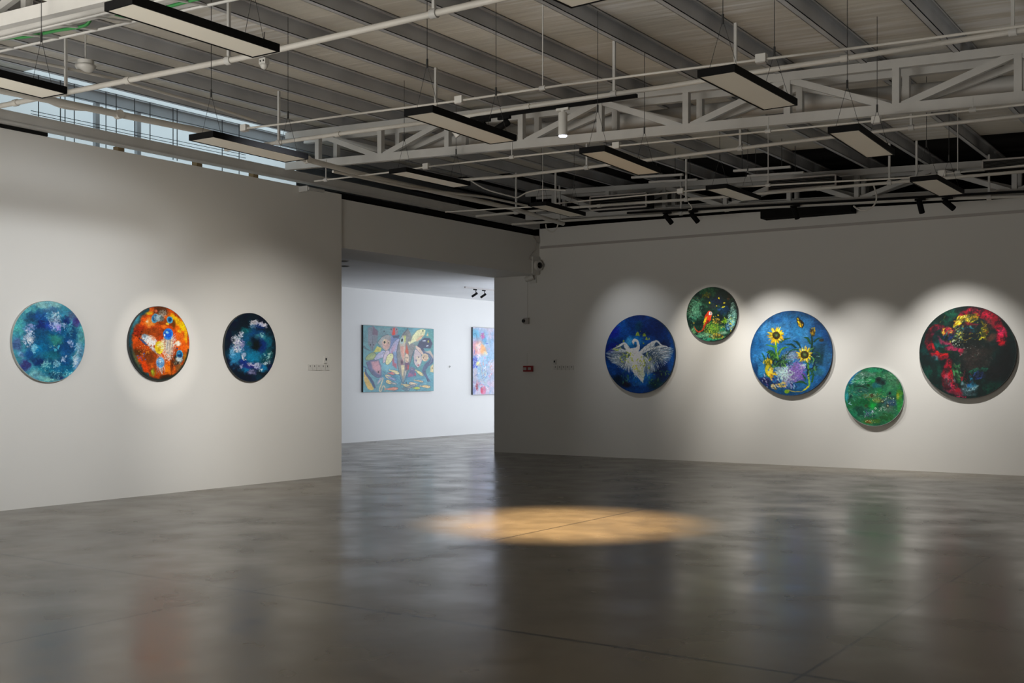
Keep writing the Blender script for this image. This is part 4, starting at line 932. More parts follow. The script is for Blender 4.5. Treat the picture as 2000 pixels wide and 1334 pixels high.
    # butterfly
    A.poly([(705,190),(720,160),(745,180),(800,240),(805,280),(780,312),(740,290),(712,240)], (30,26,16), 1, 5); A.poly([(715,215),(740,215),(760,250),(775,300),(740,285)], (240,196,30), 1, 4); A.poly([(710,190),(722,170),(742,195),(735,208)], (180,160,30), 1, 3); A.poly([(765,250),(792,265),(785,290)], (210,160,20), 1, 3); A.stroke([(735,215),(750,250),(748,285)], (3,3,2), (40,30,10), .9, 2)

def art_green(A):
    A.mottle([(20,96,66),(30,120,60),(16,70,60),(60,140,96)], 120, .75)
    for x, y, rx, ry, c in ((330,270,160,70,(70,130,110)),(520,230,190,70,(90,130,112)),(250,330,70,110,(20,120,170)),(170,560,50,220,(30,130,140)),(300,560,130,100,(20,110,90)),(400,370,150,50,(70,170,120)),(600,370,120,70,(20,150,70)),(770,380,110,90,(20,50,56)),(700,440,90,60,(20,96,110)),(950,270,180,90,(60,120,84)),(1000,400,120,110,(60,120,80)),
        (1110,620,70,150,(70,130,30)),(1120,800,60,140,(34,140,56)),(600,760,180,110,(6,120,50)),(650,800,60,60,(10,160,60)),(480,720,130,90,(6,90,50)),(420,900,120,110,(14,74,60)),(560,940,90,90,(70,110,130)),(280,940,110,90,(20,120,84)),(880,730,130,90,(40,74,84)),(980,760,90,70,(30,60,96)),(920,860,110,80,(70,96,84)),(780,930,140,90,(50,120,84)),
        (900,1000,150,80,(30,84,40)),(640,1080,230,50,(70,110,40)),(560,1090,60,40,(90,76,20)),(720,710,110,50,(120,140,60)),(600,620,150,50,(96,120,70)),(460,520,150,60,(40,84,80)),(660,170,200,45,(30,150,104)),(1090,370,40,70,(60,80,60)),(1080,620,30,70,(150,150,30))):
        A.blob(x, y, rx, ry, c, .8, .6, 0, .5, 60)
    A.dabs(150, 660, 640, 480, 470, [(110,170,140),(20,70,60),(50,140,90),(10,96,60)], (3, 8), (8, 34), 20, .55); A.dabs(80, 420, 330, 210, 110, [(150,190,180),(190,214,200),(40,96,90)], (3, 7), (6, 28), -10, .7); A.dabs(60, 900, 300, 180, 90, [(130,180,140),(30,90,60)], (3, 6), (6, 26), 20, .7)
    A.dabs(70, 720, 650, 240, 80, [(190,200,120),(120,110,60),(150,190,170),(20,50,50)], (3, 6), (2, 16), None, .8); A.dabs(50, 960, 700, 120, 70, [(200,220,200),(60,90,120),(20,44,60)], (3, 6), (0, 10)); A.dabs(46, 570, 960, 110, 80, [(180,190,210),(20,60,70),(30,150,90)], (4, 8), (2, 20), 50)
    A.dabs(50, 400, 620, 180, 110, [(80,160,140),(30,90,110),(150,170,130)], (3, 6), (4, 24), 20, .7); A.stroke([(310,470),(420,450),(560,500)], (4,14,6), (16,50,44), .9, 5); A.stroke([(240,740),(215,770),(265,790)], (4,10,4), (170,220,240), .9, 4); A.stroke([(180,580),(170,700),(200,800)], (5,6,3), (60,170,190), .7, 4)
    A.stroke([(210,400),(290,270),(430,170)], (6,22,6), (26,110,176), .8, 12); A.dabs(20, 620, 1090, 120, 30, [(150,70,30),(190,180,60),(200,220,160)], (3, 7), (2, 12))
    for x, y, r, ci, co in ((745,340,60,(16,30,30),(26,50,50)),(820,390,55,(14,34,34),(20,60,56)),(565,440,32,(6,44,20),(20,80,40)),(945,580,36,(8,16,16),(30,70,60)),(625,620,34,(76,72,40),(50,44,30)),(810,725,34,(150,170,120),(36,44,40)),(905,800,36,(150,150,120),(40,50,40)),(525,810,30,(16,90,50),(70,70,40)),(245,640,28,(6,50,44),(8,60,60)),(690,850,20,(20,120,60),(210,230,210)),(785,852,17,(60,110,90),(190,210,200)),(760,888,14,(210,220,200),(150,190,160)),(852,872,18,(60,110,90),(160,190,180)),(1005,672,15,(220,230,220),(140,180,160))):
        A.blob(x, y, r, r, co, .95, .3, 0, .15, 20); A.blob(x, y, r*.55, r*.55, ci, .95, .4)
    A.dabs(14, 820, 860, 90, 90, [(190,220,200),(140,180,150)], (3, 8), (0, 3))

def art_red(A):
    A.mottle([(6,40,36),(4,24,26),(10,60,56)], 190, .7)
    for x, y, rx, ry, c in ((400,220,230,110,(6,70,52)),(520,160,110,40,(20,90,66)),(240,600,160,190,(4,66,66)),(250,900,180,150,(4,60,50)),(1150,750,120,320,(10,16,20)),(1040,350,200,190,(20,26,24)),(900,620,160,130,(34,32,30)),(700,500,220,150,(18,22,22)),(760,740,230,160,(44,36,36)),(950,1080,180,90,(6,56,44)),(1000,880,150,130,(20,20,24)),(560,1050,240,90,(10,50,44)),
        (370,540,110,60,(10,84,76)),(420,620,90,50,(20,60,36))):
        A.blob(x, y, rx, ry, c, .85, .65, 0, .35, 100)
    # left curl
    A.stroke([(430,690),(340,690),(240,620),(200,500),(230,380),(330,320),(400,340)], (30, 36, 46, 44, 44, 34, 20), (128,18,34), .95, 12); A.stroke([(430,660),(330,660),(270,590),(230,500)], (14,20,20,10), (206,20,30), .9, 10); A.stroke([(250,400),(300,345),(380,325)], (20,20,12), (120,26,60), .8, 10)
    A.stroke([(320,440),(360,510),(430,520),(500,560)], (16,24,20,16), (160,40,76), .85, 12); A.blob(330, 550, 70, 26, (24,130,120), .8, .6, 20, .3, 40); A.blob(290, 700, 50, 30, (60,130,140), .7, .6, 30); A.stroke([(420,590),(500,590),(610,610)], (20,24,14), (180,40,84), .85, 10)
    A.poly([(560,600),(650,600),(600,680)], (214,30,76), .9, 12)
    # top arch
    A.stroke([(540,290),(620,190),(750,150),(880,180),(1000,260),(1070,370)], (20, 44, 56, 62, 70, 40), (150,10,36), .95, 16); A.stroke([(680,140),(800,140),(960,220)], (14,20,20), (206,24,60), .7, 14); A.blob(940, 300, 90, 70, (120,50,50), .7, .6, 30, .4, 40)
    A.blob(1090, 460, 80, 120, (190,10,50), .95, .5, 0, .3, 60); A.blob(1090, 400, 50, 60, (226,40,90), .8, .6, 0, .3, 40); A.blob(1090, 520, 60, 50, (220,10,30), .85, .6, 0, .3, 40); A.blob(960, 470, 90, 50, (90,50,40), .7, .6, -30)
    # yellow flames
    A.stroke([(530,330),(570,270),(640,220),(720,200),(800,220)], (16, 30, 34, 26, 10), (196,170,20), .9, 8); A.dabs(60, 640, 250, 110, 60, [(250,230,20),(236,190,30),(160,120,20),(250,240,120)], (4, 9), (8, 30), -45); A.dabs(30, 770, 220, 50, 40, [(150,120,20),(90,80,20)], (4, 8), (6, 20), -50)
    A.stroke([(850,270),(890,340),(880,420),(830,480)], (10, 20, 24, 8), (190,150,20), .9, 7); A.dabs(36, 880, 390, 50, 90, [(250,226,20),(180,130,20),(90,100,30)], (4, 9), (4, 20), 80); A.stroke([(820,485),(860,465),(900,470)], (4,8,3), (246,236,50), 1, 3); A.stroke([(560,330),(680,300),(830,310)], (10,20,10), (130,24,40), .8, 10)
    A.dabs(90, 500, 420, 120, 90, [(226,190,60),(190,40,60),(20,70,170),(60,140,130),(20,30,40),(220,226,160)], (5, 12), (2, 14)); A.dabs(50, 440, 380, 90, 45, [(190,30,60),(120,30,40),(220,180,60)], (6, 13), (2, 16)); A.blob(480, 450, 40, 36, (10,50,160), .9, .5, 0, .3, 20); A.dabs(60, 590, 400, 70, 90, [(230,220,70),(130,180,120),(30,60,60)], (4, 8), (0, 10)); A.dabs(40, 680, 370, 80, 40, [(30,110,140),(70,170,180),(10,40,60)], (5, 10), (2, 16))
    A.blob(690, 430, 110, 80, (14,20,24), .85, .6, 0, .3, 40); A.blob(580, 545, 90, 30, (8,14,14), .9, .6); A.blob(760, 640, 170, 90, (40,34,32), .7, .7); A.blob(780, 760, 190, 120, (50,42,40), .7, .7, 0, .3, 60)
    A.dabs(60, 740, 680, 160, 100, [(70,64,60),(20,18,18),(96,90,84)], (3, 7), (2, 20), 30, .5); A.dabs(26, 700, 580, 160, 140, [(210,220,210)], (2, 4), (0, 2)); A.dabs(26, 560, 520, 80, 60, [(200,214,190),(240,240,230)], (3, 5), (0, 3))
    # lower red and green, blue
    A.stroke([(460,760),(430,900),(430,1030),(500,1090),(590,1120)], (40, 70, 56, 60, 40), (160,16,40), .95, 16); A.stroke([(470,780),(460,900),(480,1000),(540,1040)], (20,34,30,30), (216,20,40), .9, 12); A.blob(420, 960, 30, 90, (206,110,130), .7, .7, 10); A.blob(470, 1040, 40, 30, (226,60,110), .7, .7); A.dabs(50, 480, 1020, 80, 90, [(236,30,40),(180,20,70),(150,130,140)], (5, 11), (4, 26), 80, .7)
    A.stroke([(380,1080),(480,1130),(600,1150)], (20,20,20), (90,40,60), .6, 14); A.stroke([(520,800),(540,880),(580,980)], (26,40,24), (40,90,56), .9, 12); A.dabs(50, 570, 880, 60, 90, [(90,150,100),(20,60,36),(50,110,60)], (5, 10), (4, 20), 60); A.blob(615, 960, 24, 34, (200,30,50), .9, .5)
    A.stroke([(840,850),(760,880),(700,880)], (16,22,10), (20,96,70), .8, 12); A.dabs(40, 840, 850, 90, 30, [(30,120,90),(20,70,60)], (4, 9), (8, 26), -20); A.dabs(60, 820, 920, 70, 40, [(30,60,150),(20,30,70),(60,90,180)], (5, 10), (2, 20), -40); A.stroke([(710,920),(730,980),(740,1050)], (10,20,24), (30,130,180), .95, 8)
    A.blob(700, 1090, 120, 70, (110,160,176), .9, .5, 0, .3, 60); A.blob(620, 1040, 30, 60, (140,176,190), .8, .6); A.blob(740, 1050, 70, 50, (50,130,170), .8, .6); A.stroke([(660,1110),(740,1085),(820,1040)], (14,18,8), (160,200,210), .7, 10); A.blob(690, 1150, 90, 30, (120,150,160), .7, .6); A.blob(690, 1040, 24, 30, (20,90,170), .8, .5)
    A.dabs(16, 570, 1180, 90, 14, [(190,40,80)], (4, 8), (4, 16), 10)
    A.mix(A.ss(.47, .66, A.n(70, 4, 2, 9))*.62, (10, 22, 24)); A.mix(A.ss(.52, .66, A.n(30, 4, 12, 3))*.5, (14, 24, 26))
    A.blob(760, 690, 210, 150, (44,38,36), .55, .8, 0, .3, 60); A.blob(1120, 760, 120, 260, (10,16,18), .6, .8); A.blob(300, 480, 60, 120, (10,40,44), .5, .8)
    A.dabs(90, 640, 330, 330, 190, [(150,16,40),(10,60,56),(210,180,40),(30,30,34)], (2, 5), (4, 22), -30, .55); A.dabs(60, 560, 960, 170, 190, [(120,20,40),(30,80,60),(190,60,80)], (2, 5), (4, 22), 70, .55); A.dabs(60, 760, 700, 260, 170, [(60,54,52),(20,22,22),(30,60,50)], (2, 5), (4, 20), 30, .6)

def art_fish(A):
    A.mottle([(84,150,150),(110,176,190),(70,130,150)], 260, .6)
    for x, y, rx, ry, c in ((350,300,260,220,(104,150,150)),(1240,350,120,250,(96,160,150)),(560,760,240,170,(130,190,205)),(650,1000,320,120,(70,140,165)),(1050,1050,260,120,(96,160,180)),(950,400,140,200,(150,160,150)),(330,1100,190,120,(110,160,165)),(1000,200,160,90,(120,180,190))):
        A.blob(x, y, rx, ry, c, .8, .7, 0, .3, 120)
    A.dabs(60, 640, 960, 260, 110, [(60,120,160),(130,190,200)], (5, 10), (14, 40), 25, .6); A.dabs(60, 1080, 1080, 220, 120, [(80,140,165),(130,190,200)], (5, 10), (14, 40), -5, .5)
    OUT = (70, 76, 96)
    def fish(x, y, L, H, rot, c, c2=None, tail=True, eye=True, eyec=(40,40,50), out=True, flip=1):
        t = math.radians(rot); cx, sx = math.cos(t), math.sin(t); P = lambda u, v: (x+u*cx-v*sx, y+u*sx+v*cx)
        pts = [P(-L*math.cos(a)*1.0, H*math.sin(a)*(1-.25*math.cos(a))) for a in np.linspace(0, 6.283, 26)[:-1]]
        tl = [P(-L*.85, 0), P(-L*1.4, -H*.75), P(-L*1.25, 0), P(-L*1.4, H*.75)]
        if out:
            A.stroke(pts+[pts[0]], 5, OUT, .9, 3, False)
            if tail: A.poly(tl, OUT, .9, 8)
        if tail: A.poly(tl, c, 1, 3)
        A.poly(pts, c, 1, 3)
        if c2: A.blob(*P(L*.1, H*.3), L*.7, H*.5, c2, .8, .8, rot)
        if eye: ex = P(L*.62, -H*.18*flip); A.blob(*ex, max(9, H*.17), max(9, H*.17), (235,235,225), 1, .2); A.blob(*ex, max(6, H*.1), max(6, H*.1), eyec, 1, .3)
    # upper left grey fish
    A.poly([(240,170),(330,140),(400,270),(370,420),(300,560),(240,430)], (128,130,140), .9, 8); A.poly([(320,150),(400,230),(380,300),(310,280)], (110,80,100), .8, 12); A.stroke([(305,300),(310,540)], 4, (90,96,110), .7, 3)
    A.blob(278, 450, 11, 18, (40,50,60), 1, .3); A.blob(327, 448, 11, 16, (40,50,60), 1, .3)
    A.poly([(400,170),(600,170),(620,260),(500,300),(400,290)], (130,156,160), .7, 15); A.blob(490, 230, 12, 12, (60,70,80), 1, .3)
    # fish with two eyes
    A.poly([(385,410),(460,310),(550,280),(640,330),(640,400),(590,420),(580,500),(520,545),(460,500)], (168,166,160), 1, 6); A.poly([(450,400),(520,350),(590,400),(585,470),(520,545),(470,490)], (226,176,160), .9, 14); A.blob(500, 395, 34, 48, (250,220,170), .9, .5); A.blob(495, 405, 16, 24, (20,20,20), 1, .2); A.blob(562, 412, 17, 26, (250,226,190), 1, .4); A.blob(560, 416, 9, 15, (60,50,50), 1, .2); A.stroke([(385,410),(460,310),(550,280)], 4, OUT, .8, 3)
    A.stroke([(385,410),(430,480),(520,545),(590,480),(600,400)], 3, OUT, .7, 3)
    A.blob(650, 225, 68, 75, (150,140,150), 1, .15); A.poly([(610,290),(636,170),(660,170),(664,285),(635,296)], (226,60,40), 1, 8); A.blob(600, 195, 9, 14, (40,60,60), 1, .3); A.blob(685, 195, 9, 14, (60,60,60), 1, .3)
    A.poly([(600,300),(720,280),(730,330),(640,400),(600,560),(560,600)], (120,140,190), .9, 10)
    fish(655, 520, 190, 70, 112, (176,176,206), (216,170,190), False); A.poly([(610,300),(735,285),(725,330),(640,340)], (66,86,112), 1, 8)
    A.poly([(610,560),(690,640),(690,840),(620,780)], (190,90,110), .9, 10); A.poly([(620,560),(700,560),(700,760),(650,740)], (130,166,200), .9, 10)
    # green, yellow, pale fishes at left middle
    A.poly([(320,570),(380,470),(450,500),(430,560)], (222,206,90), .95, 8); fish(285, 640, 90, 52, -30, (150,170,110), (190,200,130), False); fish(430, 620, 110, 46, -35, (180,180,206), (206,196,216), False); fish(515, 640, 110, 36, -70, (216,196,206), None, False); fish(570, 680, 100, 48, -65, (240,236,170), (250,246,190), False)
    # big pink fish
    A.poly([(215,730),(290,690),(410,700),(445,800),(450,960),(410,985),(330,950),(255,850)], (96,104,140), 1, 8); A.poly([(285,720),(400,705),(440,830),(425,930),(370,900),(310,830)], (222,160,166), .95, 20); A.blob(400, 888, 14, 18, (60,40,50), 1, .3); A.stroke([(215,730),(255,850),(330,950),(410,985)], 5, OUT, .8, 3)
    A.stroke([(440,990),(395,1070),(460,990),(470,1010),(430,1130),(415,1190),(440,1200),(470,1120),(495,1130),(500,1190)], (10,9,8,8,9,10,9,8,8,6), (226,206,170), .95, 4); A.stroke([(460,985),(410,1030),(390,1080)], (10,9,8), (176,166,200), .9, 4)
    # yellow fish lower left, eel
    A.stroke([(190,900),(215,1010),(270,1130),(310,1160)], (10,34,44,20), (226,186,90), 1, 5); A.stroke([(200,840),(215,920),(290,1020),(345,1140)], (8,16,20,14), (50,80,120), 1, 5); A.stroke([(180,800),(230,830)], (12,8), (60,90,130), .8, 5); A.stroke([(180,480),(230,520),(280,550)], (20,10,4), (70,90,100), .7, 6)
    # central leaf-shaped group
    A.poly([(690,560),(720,400),(790,250),(870,180),(920,260),(930,420),(990,460),(960,560),(900,760),(830,950),(790,1070),(750,930),(705,780)], (140,140,136), 1, 6); A.stroke([(690,560),(740,360),(870,180)], 5, OUT, .8, 3); A.stroke([(690,560),(705,780),(790,1070),(900,760),(960,560)], 5, OUT, .8, 3)
    A.poly([(735,420),(780,290),(830,320),(825,520),(810,740),(760,640)], (206,190,170), 1, 6); A.poly([(740,470),(800,470),(812,600),(800,700),(765,620)], (226,160,140), .9, 14); A.poly([(800,300),(835,290),(835,380),(815,420)], (206,214,120), 1, 6); A.blob(772, 378, 32, 60, (176,196,190), 1, .2); A.blob(774, 372, 16, 30, (20,30,30), 1, .2)
    A.poly([(825,560),(850,430),(885,560),(870,640)], (210,90,60), .95, 8); A.blob(853, 668, 36, 80, (236,206,176), 1, .15); A.blob(838, 655, 7, 11, (60,60,50), 1, .3); A.blob(868, 655, 7, 11, (60,60,50), 1, .3); A.blob(853, 715, 8, 10, (150,60,50), 1, .3); A.poly([(820,740),(890,740),(880,850),(830,860)], (110,70,100), .9, 8); A.poly([(860,780),(890,780),(880,860),(862,850)], (200,80,70), .9, 6)
    A.blob(772, 735, 28, 60, (150,110,120), 1, .2); A.blob(772, 735, 14, 34, (60,40,50), 1, .3); A.poly([(755,780),(815,780),(800,900),(790,1000),(770,900)], (226,206,160), 1, 6); A.poly([(815,870),(835,870),(822,1000)], (220,210,190), 1, 5)
    # yellow-white fish top right, dark fish
    A.poly([(1150,330),(1060,390),(1030,470),(1100,560),(1180,590),(1130,500),(1250,510),(1290,430),(1240,340)], (66,72,100), 1, 8); A.stroke([(1130,560),(1190,600),(1260,640),(1260,720),(1180,790),(1140,880),(1190,980),(1240,1050)], (26,34,34,36,34,30,16,10), (84,100,130), 1, 5); A.stroke([(1200,600),(1268,680),(1230,770)], 5, (120,140,160), .8, 4)
    A.stroke([(1190,1000),(1210,1050)], 10, (70,84,110), 1, 4); A.blob(1215, 395, 14, 20, (190,180,60), 1, .3); A.poly([(1115,375),(1170,372),(1170,390),(1115,392)], (216,220,230), 1, 3); A.poly([(1175,460),(1220,450),(1215,470),(1180,475)], (226,226,236), 1, 3); A.poly([(1150,560),(1250,540),(1300,620),(1300,680),(1240,600)], (214,190,170), .9, 10)
    A.poly([(870,400),(920,390),(950,300),(1030,210),(1110,190),(1165,205),(1150,280),(1090,350),(1000,390),(930,420),(895,450)], (240,234,180), 1, 5); A.poly([(1000,370),(1100,290),(1140,290),(1090,350),(1020,395)], (236,190,150), .9, 8); A.blob(1124, 220, 12, 15, (80,110,70), 1, .3); A.stroke([(870,400),(950,300),(1030,210),(1110,190),(1165,205)], 4, (150,150,110), .6, 3); A.poly([(1180,300),(1210,240),(1215,310)], (226,196,150), 1, 5)
    # pale faces
    A.poly([(960,640),(990,520),(1030,480),(1090,600),(1110,690),(1080,790),(1040,825),(980,760)], (216,196,196), 1, 6); A.blob(1040, 690, 50, 80, (240,220,186), .8, .6); A.stroke([(960,640),(990,520),(1090,600),(1110,690),(1040,825),(980,760),(960,640)], 4, OUT, .7, 3); A.blob(1005, 705, 13, 22, (130,120,150), 1, .4); A.blob(1050, 650, 11, 18, (110,100,110), 1, .4); A.poly([(1025,775),(1060,770),(1045,800)], (176,50,50), 1, 4)
    A.stroke([(1010,480),(1060,520),(1110,590)], (16,26,20), (230,200,180), 1, 4); A.blob(1160, 655, 62, 68, (236,206,170), 1, .15); A.blob(1132, 660, 11, 17, (140,120,110), 1, .3); A.blob(1145, 635, 8, 10, (120,110,100), 1, .3); A.stroke([(1155,690),(1180,698),(1200,685)], 4, (176,90,80), 1, 2)
    A.poly([(860,970),(920,800),(980,830),(1000,900),(1010,960)], (110,104,140), 1, 6); A.blob(940, 840, 16, 20, (190,190,200), 1, .3); A.blob(940, 840, 9, 11, (60,60,70), 1, .3); A.blob(995, 925, 16, 26, (190,70,110), 1, .4); A.poly([(880,900),(960,930),(960,965),(870,970)], (176,100,140), .8, 12)
    A.poly([(1255,800),(1305,760),(1305,900),(1245,890)], (226,206,150), 1, 6); A.blob(1285, 830, 8, 12, (110,90,80), 1, .3)
    # small fishes
    for x, y, L, H, r, c in ((660,890,75,24,20,(236,220,160)),(610,915,50,18,5,(206,120,120)),(560,970,60,26,-155,(244,226,170)),(610,995,70,16,25,(150,160,200)),(570,1055,55,28,-160,(246,216,140)),(640,1075,50,12,15,(190,190,180)),(620,1165,90,24,-3,(232,150,120)),(1070,910,70,22,35,(230,216,150)),(950,1080,60,22,-170,(230,206,170)),(1060,1040,70,13,10,(226,200,150)),(1170,1130,80,20,5,(230,200,140)),(1020,1155,55,20,0,(190,206,90)),(860,1115,80,26,15,(206,190,140)),(840,1170,60,26,10,(96,130,140)),(940,1120,60,18,-10,(130,140,150))):
        fish(x, y, L, H, r, c, None, True, True)
    A.poly([(830,1070),(845,1045),(855,1085)], (40,40,40), 1, 4)

def art_pink(A):
    A.mottle([(150,190,216),(206,176,200),(120,170,206),(226,206,216)], 130, .7)
    for x, y, rx, ry, c in ((330,590,100,60,(90,180,214)),(470,570,90,50,(150,180,214)),(480,660,60,70,(90,160,206)),(330,740,60,100,(226,170,196)),(360,760,50,90,(236,150,140)),(420,740,90,90,(240,166,140)),(400,740,60,60,(250,220,214)),(460,750,60,60,(250,176,100)),(500,800,40,30,(250,220,150)),(320,880,60,80,(130,150,214)),(390,850,50,70,(236,220,240)),
        (380,905,40,30,(250,240,140)),(470,870,70,90,(160,196,226)),(400,1000,90,90,(150,190,216)),(330,1010,50,110,(190,180,196)),(480,1050,60,110,(170,196,206)),(470,1190,50,50,(226,110,150)),(440,1190,22,40,(206,30,80)),(350,1150,70,70,(190,180,200)),(310,1190,40,60,(130,140,196)),(370,1120,40,50,(200,150,170)),(455,625,30,30,(200,110,170))):
        A.blob(x, y, rx, ry, c, .85, .6, 0, .4, 45)
    for p in range(3):
        A.blob(620+150*p, 800+90*p, 110, 120, (236,170,150) if p % 2 else (150,190,220), .6, .7, 0, .4, 60)
    A.dabs(90, 440, 900, 180, 320, [(250,240,246),(226,120,160),(70,110,200),(90,180,206),(240,150,120)], (3, 7), (4, 18), None, .8)
    A.stroke([(320,1060),(340,960),(420,910),(440,1000),(480,1130)], (5,6,5,5,4), (196,190,190), .9, 3); A.stroke([(300,600),(340,590),(360,640)], (4,4,4), (30,120,160), .9, 3); A.dabs(24, 330, 900, 40, 60, [(60,80,190)], (4, 9), (4, 12)); A.dabs(10, 360, 1140, 20, 40, [(150,20,50)], (4, 8), (2, 8)); A.dabs(10, 455, 610, 30, 30, [(180,60,150)], (4, 8), (2, 6))

# ------------------------------------------------------------------ canvases
def paint_material(name, rough=.4):
    m = bpy.data.materials.new(name); m.use_nodes = True
    nt = m.node_tree; b = nt.nodes['Principled BSDF']
    at = nt.nodes.new('ShaderNodeAttribute'); at.attribute_name = 'paint'
    tc = nt.nodes.new('ShaderNodeTexCoord'); n = nt.nodes.new('ShaderNodeTexNoise')
    n.inputs['Scale'].default_value = 30; n.inputs['Detail'].default_value = 6
    nt.links.new(tc.outputs['Object'], n.inputs['Vector'])
    mr = nt.nodes.new('ShaderNodeMapRange'); mr.inputs['To Min'].default_value = .88; mr.inputs['To Max'].default_value = 1.12
    nt.links.new(n.outputs['Fac'], mr.inputs['Value'])
    mx = nt.nodes.new('ShaderNodeMix'); mx.data_type = 'RGBA'; mx.blend_type = 'MULTIPLY'; mx.inputs['Factor'].default_value = 1
    nt.links.new(at.outputs['Color'], mx.inputs['A']); nt.links.new(mr.outputs[0], mx.inputs['B'])
    nt.links.new(mx.outputs['Result'], b.inputs['Base Color'])
    bp = nt.nodes.new('ShaderNodeBump'); bp.inputs['Strength'].default_value = .15; bp.inputs['Distance'].default_value = .004
    nt.links.new(n.outputs['Fac'], bp.inputs['Height']); nt.links.new(bp.outputs['Normal'], b.inputs['Normal'])
    b.inputs['Roughness'].default_value = rough; b.inputs['Specular IOR Level'].default_value = .3
    return m
M['paint'] = paint_material('oil_paint')

def grid_mesh(name, U, V, N1, N2, P, colors, material, parent):
    me = bpy.data.meshes.new(name)
    i, j = np.meshgrid(np.arange(N1-1), np.arange(N2-1), indexing='ij'); a = (i*N2+j).ravel()
    f = np.stack([a, a+N2, a+N2+1, a+1], 1)
    me.vertices.add(len(P)); me.vertices.foreach_set('co', P.astype(np.float32).ravel())
    me.loops.add(f.size); me.loops.foreach_set('vertex_index', f.ravel().astype(np.int32))
    me.polygons.add(len(f)); me.polygons.foreach_set('loop_start', np.arange(0, f.size, 4, dtype=np.int32))
    try: me.polygons.foreach_set('loop_total', np.full(len(f), 4, dtype=np.int32))
    except Exception: pass
    me.update(calc_edges=True); me.validate()
    ca = me.color_attributes.new('paint', 'FLOAT_COLOR', 'POINT')
    rgba = np.ones((len(P), 4), np.float32); rgba[:, :3] = colors
    ca.data.foreach_set('color', rgba.ravel())
    me.materials.append(material)
    o = bpy.data.objects.new(name, me); COL.objects.link(o); o.parent = parent
    return o

def albedo(A, gain):
    return np.clip(lin(np.clip(A.c, 0, 1))*gain, 0, .9)

def tondo(c, R, wall, fn, zc, base, seed, label, rim, gain=1.15, warp=0, N=230, depth=.05):
    """round canvas: wall 'x' hangs on the left wall (faces +x), wall 'y' on the right wall (faces -y)"""
    t = empty('round_painting', c, label, 'painting', 'round paintings')
    g = np.linspace(-1, 1, N); gx, gy = np.meshgrid(g, g, indexing='ij'); gx, gy = gx.ravel(), gy.ravel()
    u = gx*np.sqrt(1-gy*gy/2); v = gy*np.sqrt(1-gx*gx/2)
    A = Art(zc[0]+u*zc[2], zc[1]-v*zc[3], base, seed, warp); fn(A); A.shade(.2, 22)
    if wall == 'x': depth = .038
    z = np.zeros_like(u)
    bulge = .006*(1-u*u-v*v)
    P = np.stack([z+depth+bulge, u*R, v*R], 1) if wall == 'x' else np.stack([u*R, z-depth-bulge, v*R], 1)
    grid_mesh('canvas', u, v, N, N, P, albedo(A, gain), M['paint'], t)
    r = MB(); n = 96
    for k in range(n):
        a0, a1 = 2*math.pi*k/n, 2*math.pi*(k+1)/n
        def q(a, rr, d): return (c[0]+d, c[1]+rr*math.cos(a), c[2]+rr*math.sin(a)) if wall == 'x' else (c[0]+rr*math.cos(a), c[1]-d, c[2]+rr*math.sin(a))
        d0 = .003
        vs = [q(a0,R+.004,d0),q(a1,R+.004,d0),q(a1,R+.004,depth),q(a0,R+.004,depth),q(a1,R-.006,depth-.0015),q(a0,R-.006,depth-.0015),q(a0,R*.9,d0),q(a1,R*.9,d0)]
        r.add(vs, [(0,1,2,3),(3,2,4,5),(0,6,7,1)] if wall == 'x' else [(3,2,1,0),(5,4,2,3),(1,7,6,0)], False)
    r.build('canvas_edge', M[rim], t)
    return t
def wc(px, py, wall):
    p = atx(px, py, 0.05) if wall == 'x' else aty(px, py, -.05)
    r = p-CAM; dep = -ST*r.x+CT*r.y
    return (Vector((0, p.y, p.z)) if wall == 'x' else Vector((p.x, 0, p.z))), dep/F
PAINTINGS = {}
for key, px, py, Rp, wall, fn, zc, base, label, rim, gain, warp in (
    ('blue', 98, 667.3, 79, 'x', art_blue, (618, 648, 510, 555), (60,140,160), 'round turquoise and blue abstract painting, leftmost on the left wall', 'rimgrey', 1.12, 24),
    ('jelly', 313.5, 671, 72.2, 'x', art_jelly, (580, 675, 465, 565), (196,72,12), 'round orange painting with blue and yellow jellyfish on the left wall', 'rim', 1.0, 5),
    ('dark', 491, 678.5, 66.7, 'x', art_dark, (550, 655, 420, 555), (8,24,36), 'round dark navy painting with a blue swirl on the left wall by the opening', 'rim', 1.15, 22),
    ('swan', 1248.6, 691.9, 76, 'y', art_swan, (622, 645, 480, 532), (0,46,110), 'round deep blue painting of a white swan with spread wings', 'rimblue', 1.35, 5),
    ('parrot', 1389.8, 614, 53, 'y', art_parrot, (618, 658, 467, 500), (20,52,38), 'small round dark green painting with a red parrot, highest on the right wall', 'rim', 1.15, 9),
    ('sun', 1543.7, 689.8, 82.5, 'y', art_sunflower, (625, 632, 530, 548), (36,106,166), 'round blue painting of yellow sunflowers and a butterfly', 'rimblue', 1.02, 7),
    ('green', 1706.7, 774.6, 57.3, 'y', art_green, (660, 640, 525, 525), (30,104,70), 'small round mottled green painting, lowest on the right wall', 'rimgrey', 1.05, 7),
    ('red', 1888.3, 688.1, 89.6, 'y', art_red, (672, 640, 585, 555), (6,40,38), 'large round dark painting with red and yellow swirls, rightmost on the right wall', 'rim', 1.0, 12)):
    c, s = wc(px, py, wall); PAINTINGS[key] = c
    tondo(c, Rp*s, wall, fn, zc, base, 11+len(key)*7, label, rim, gain, warp)

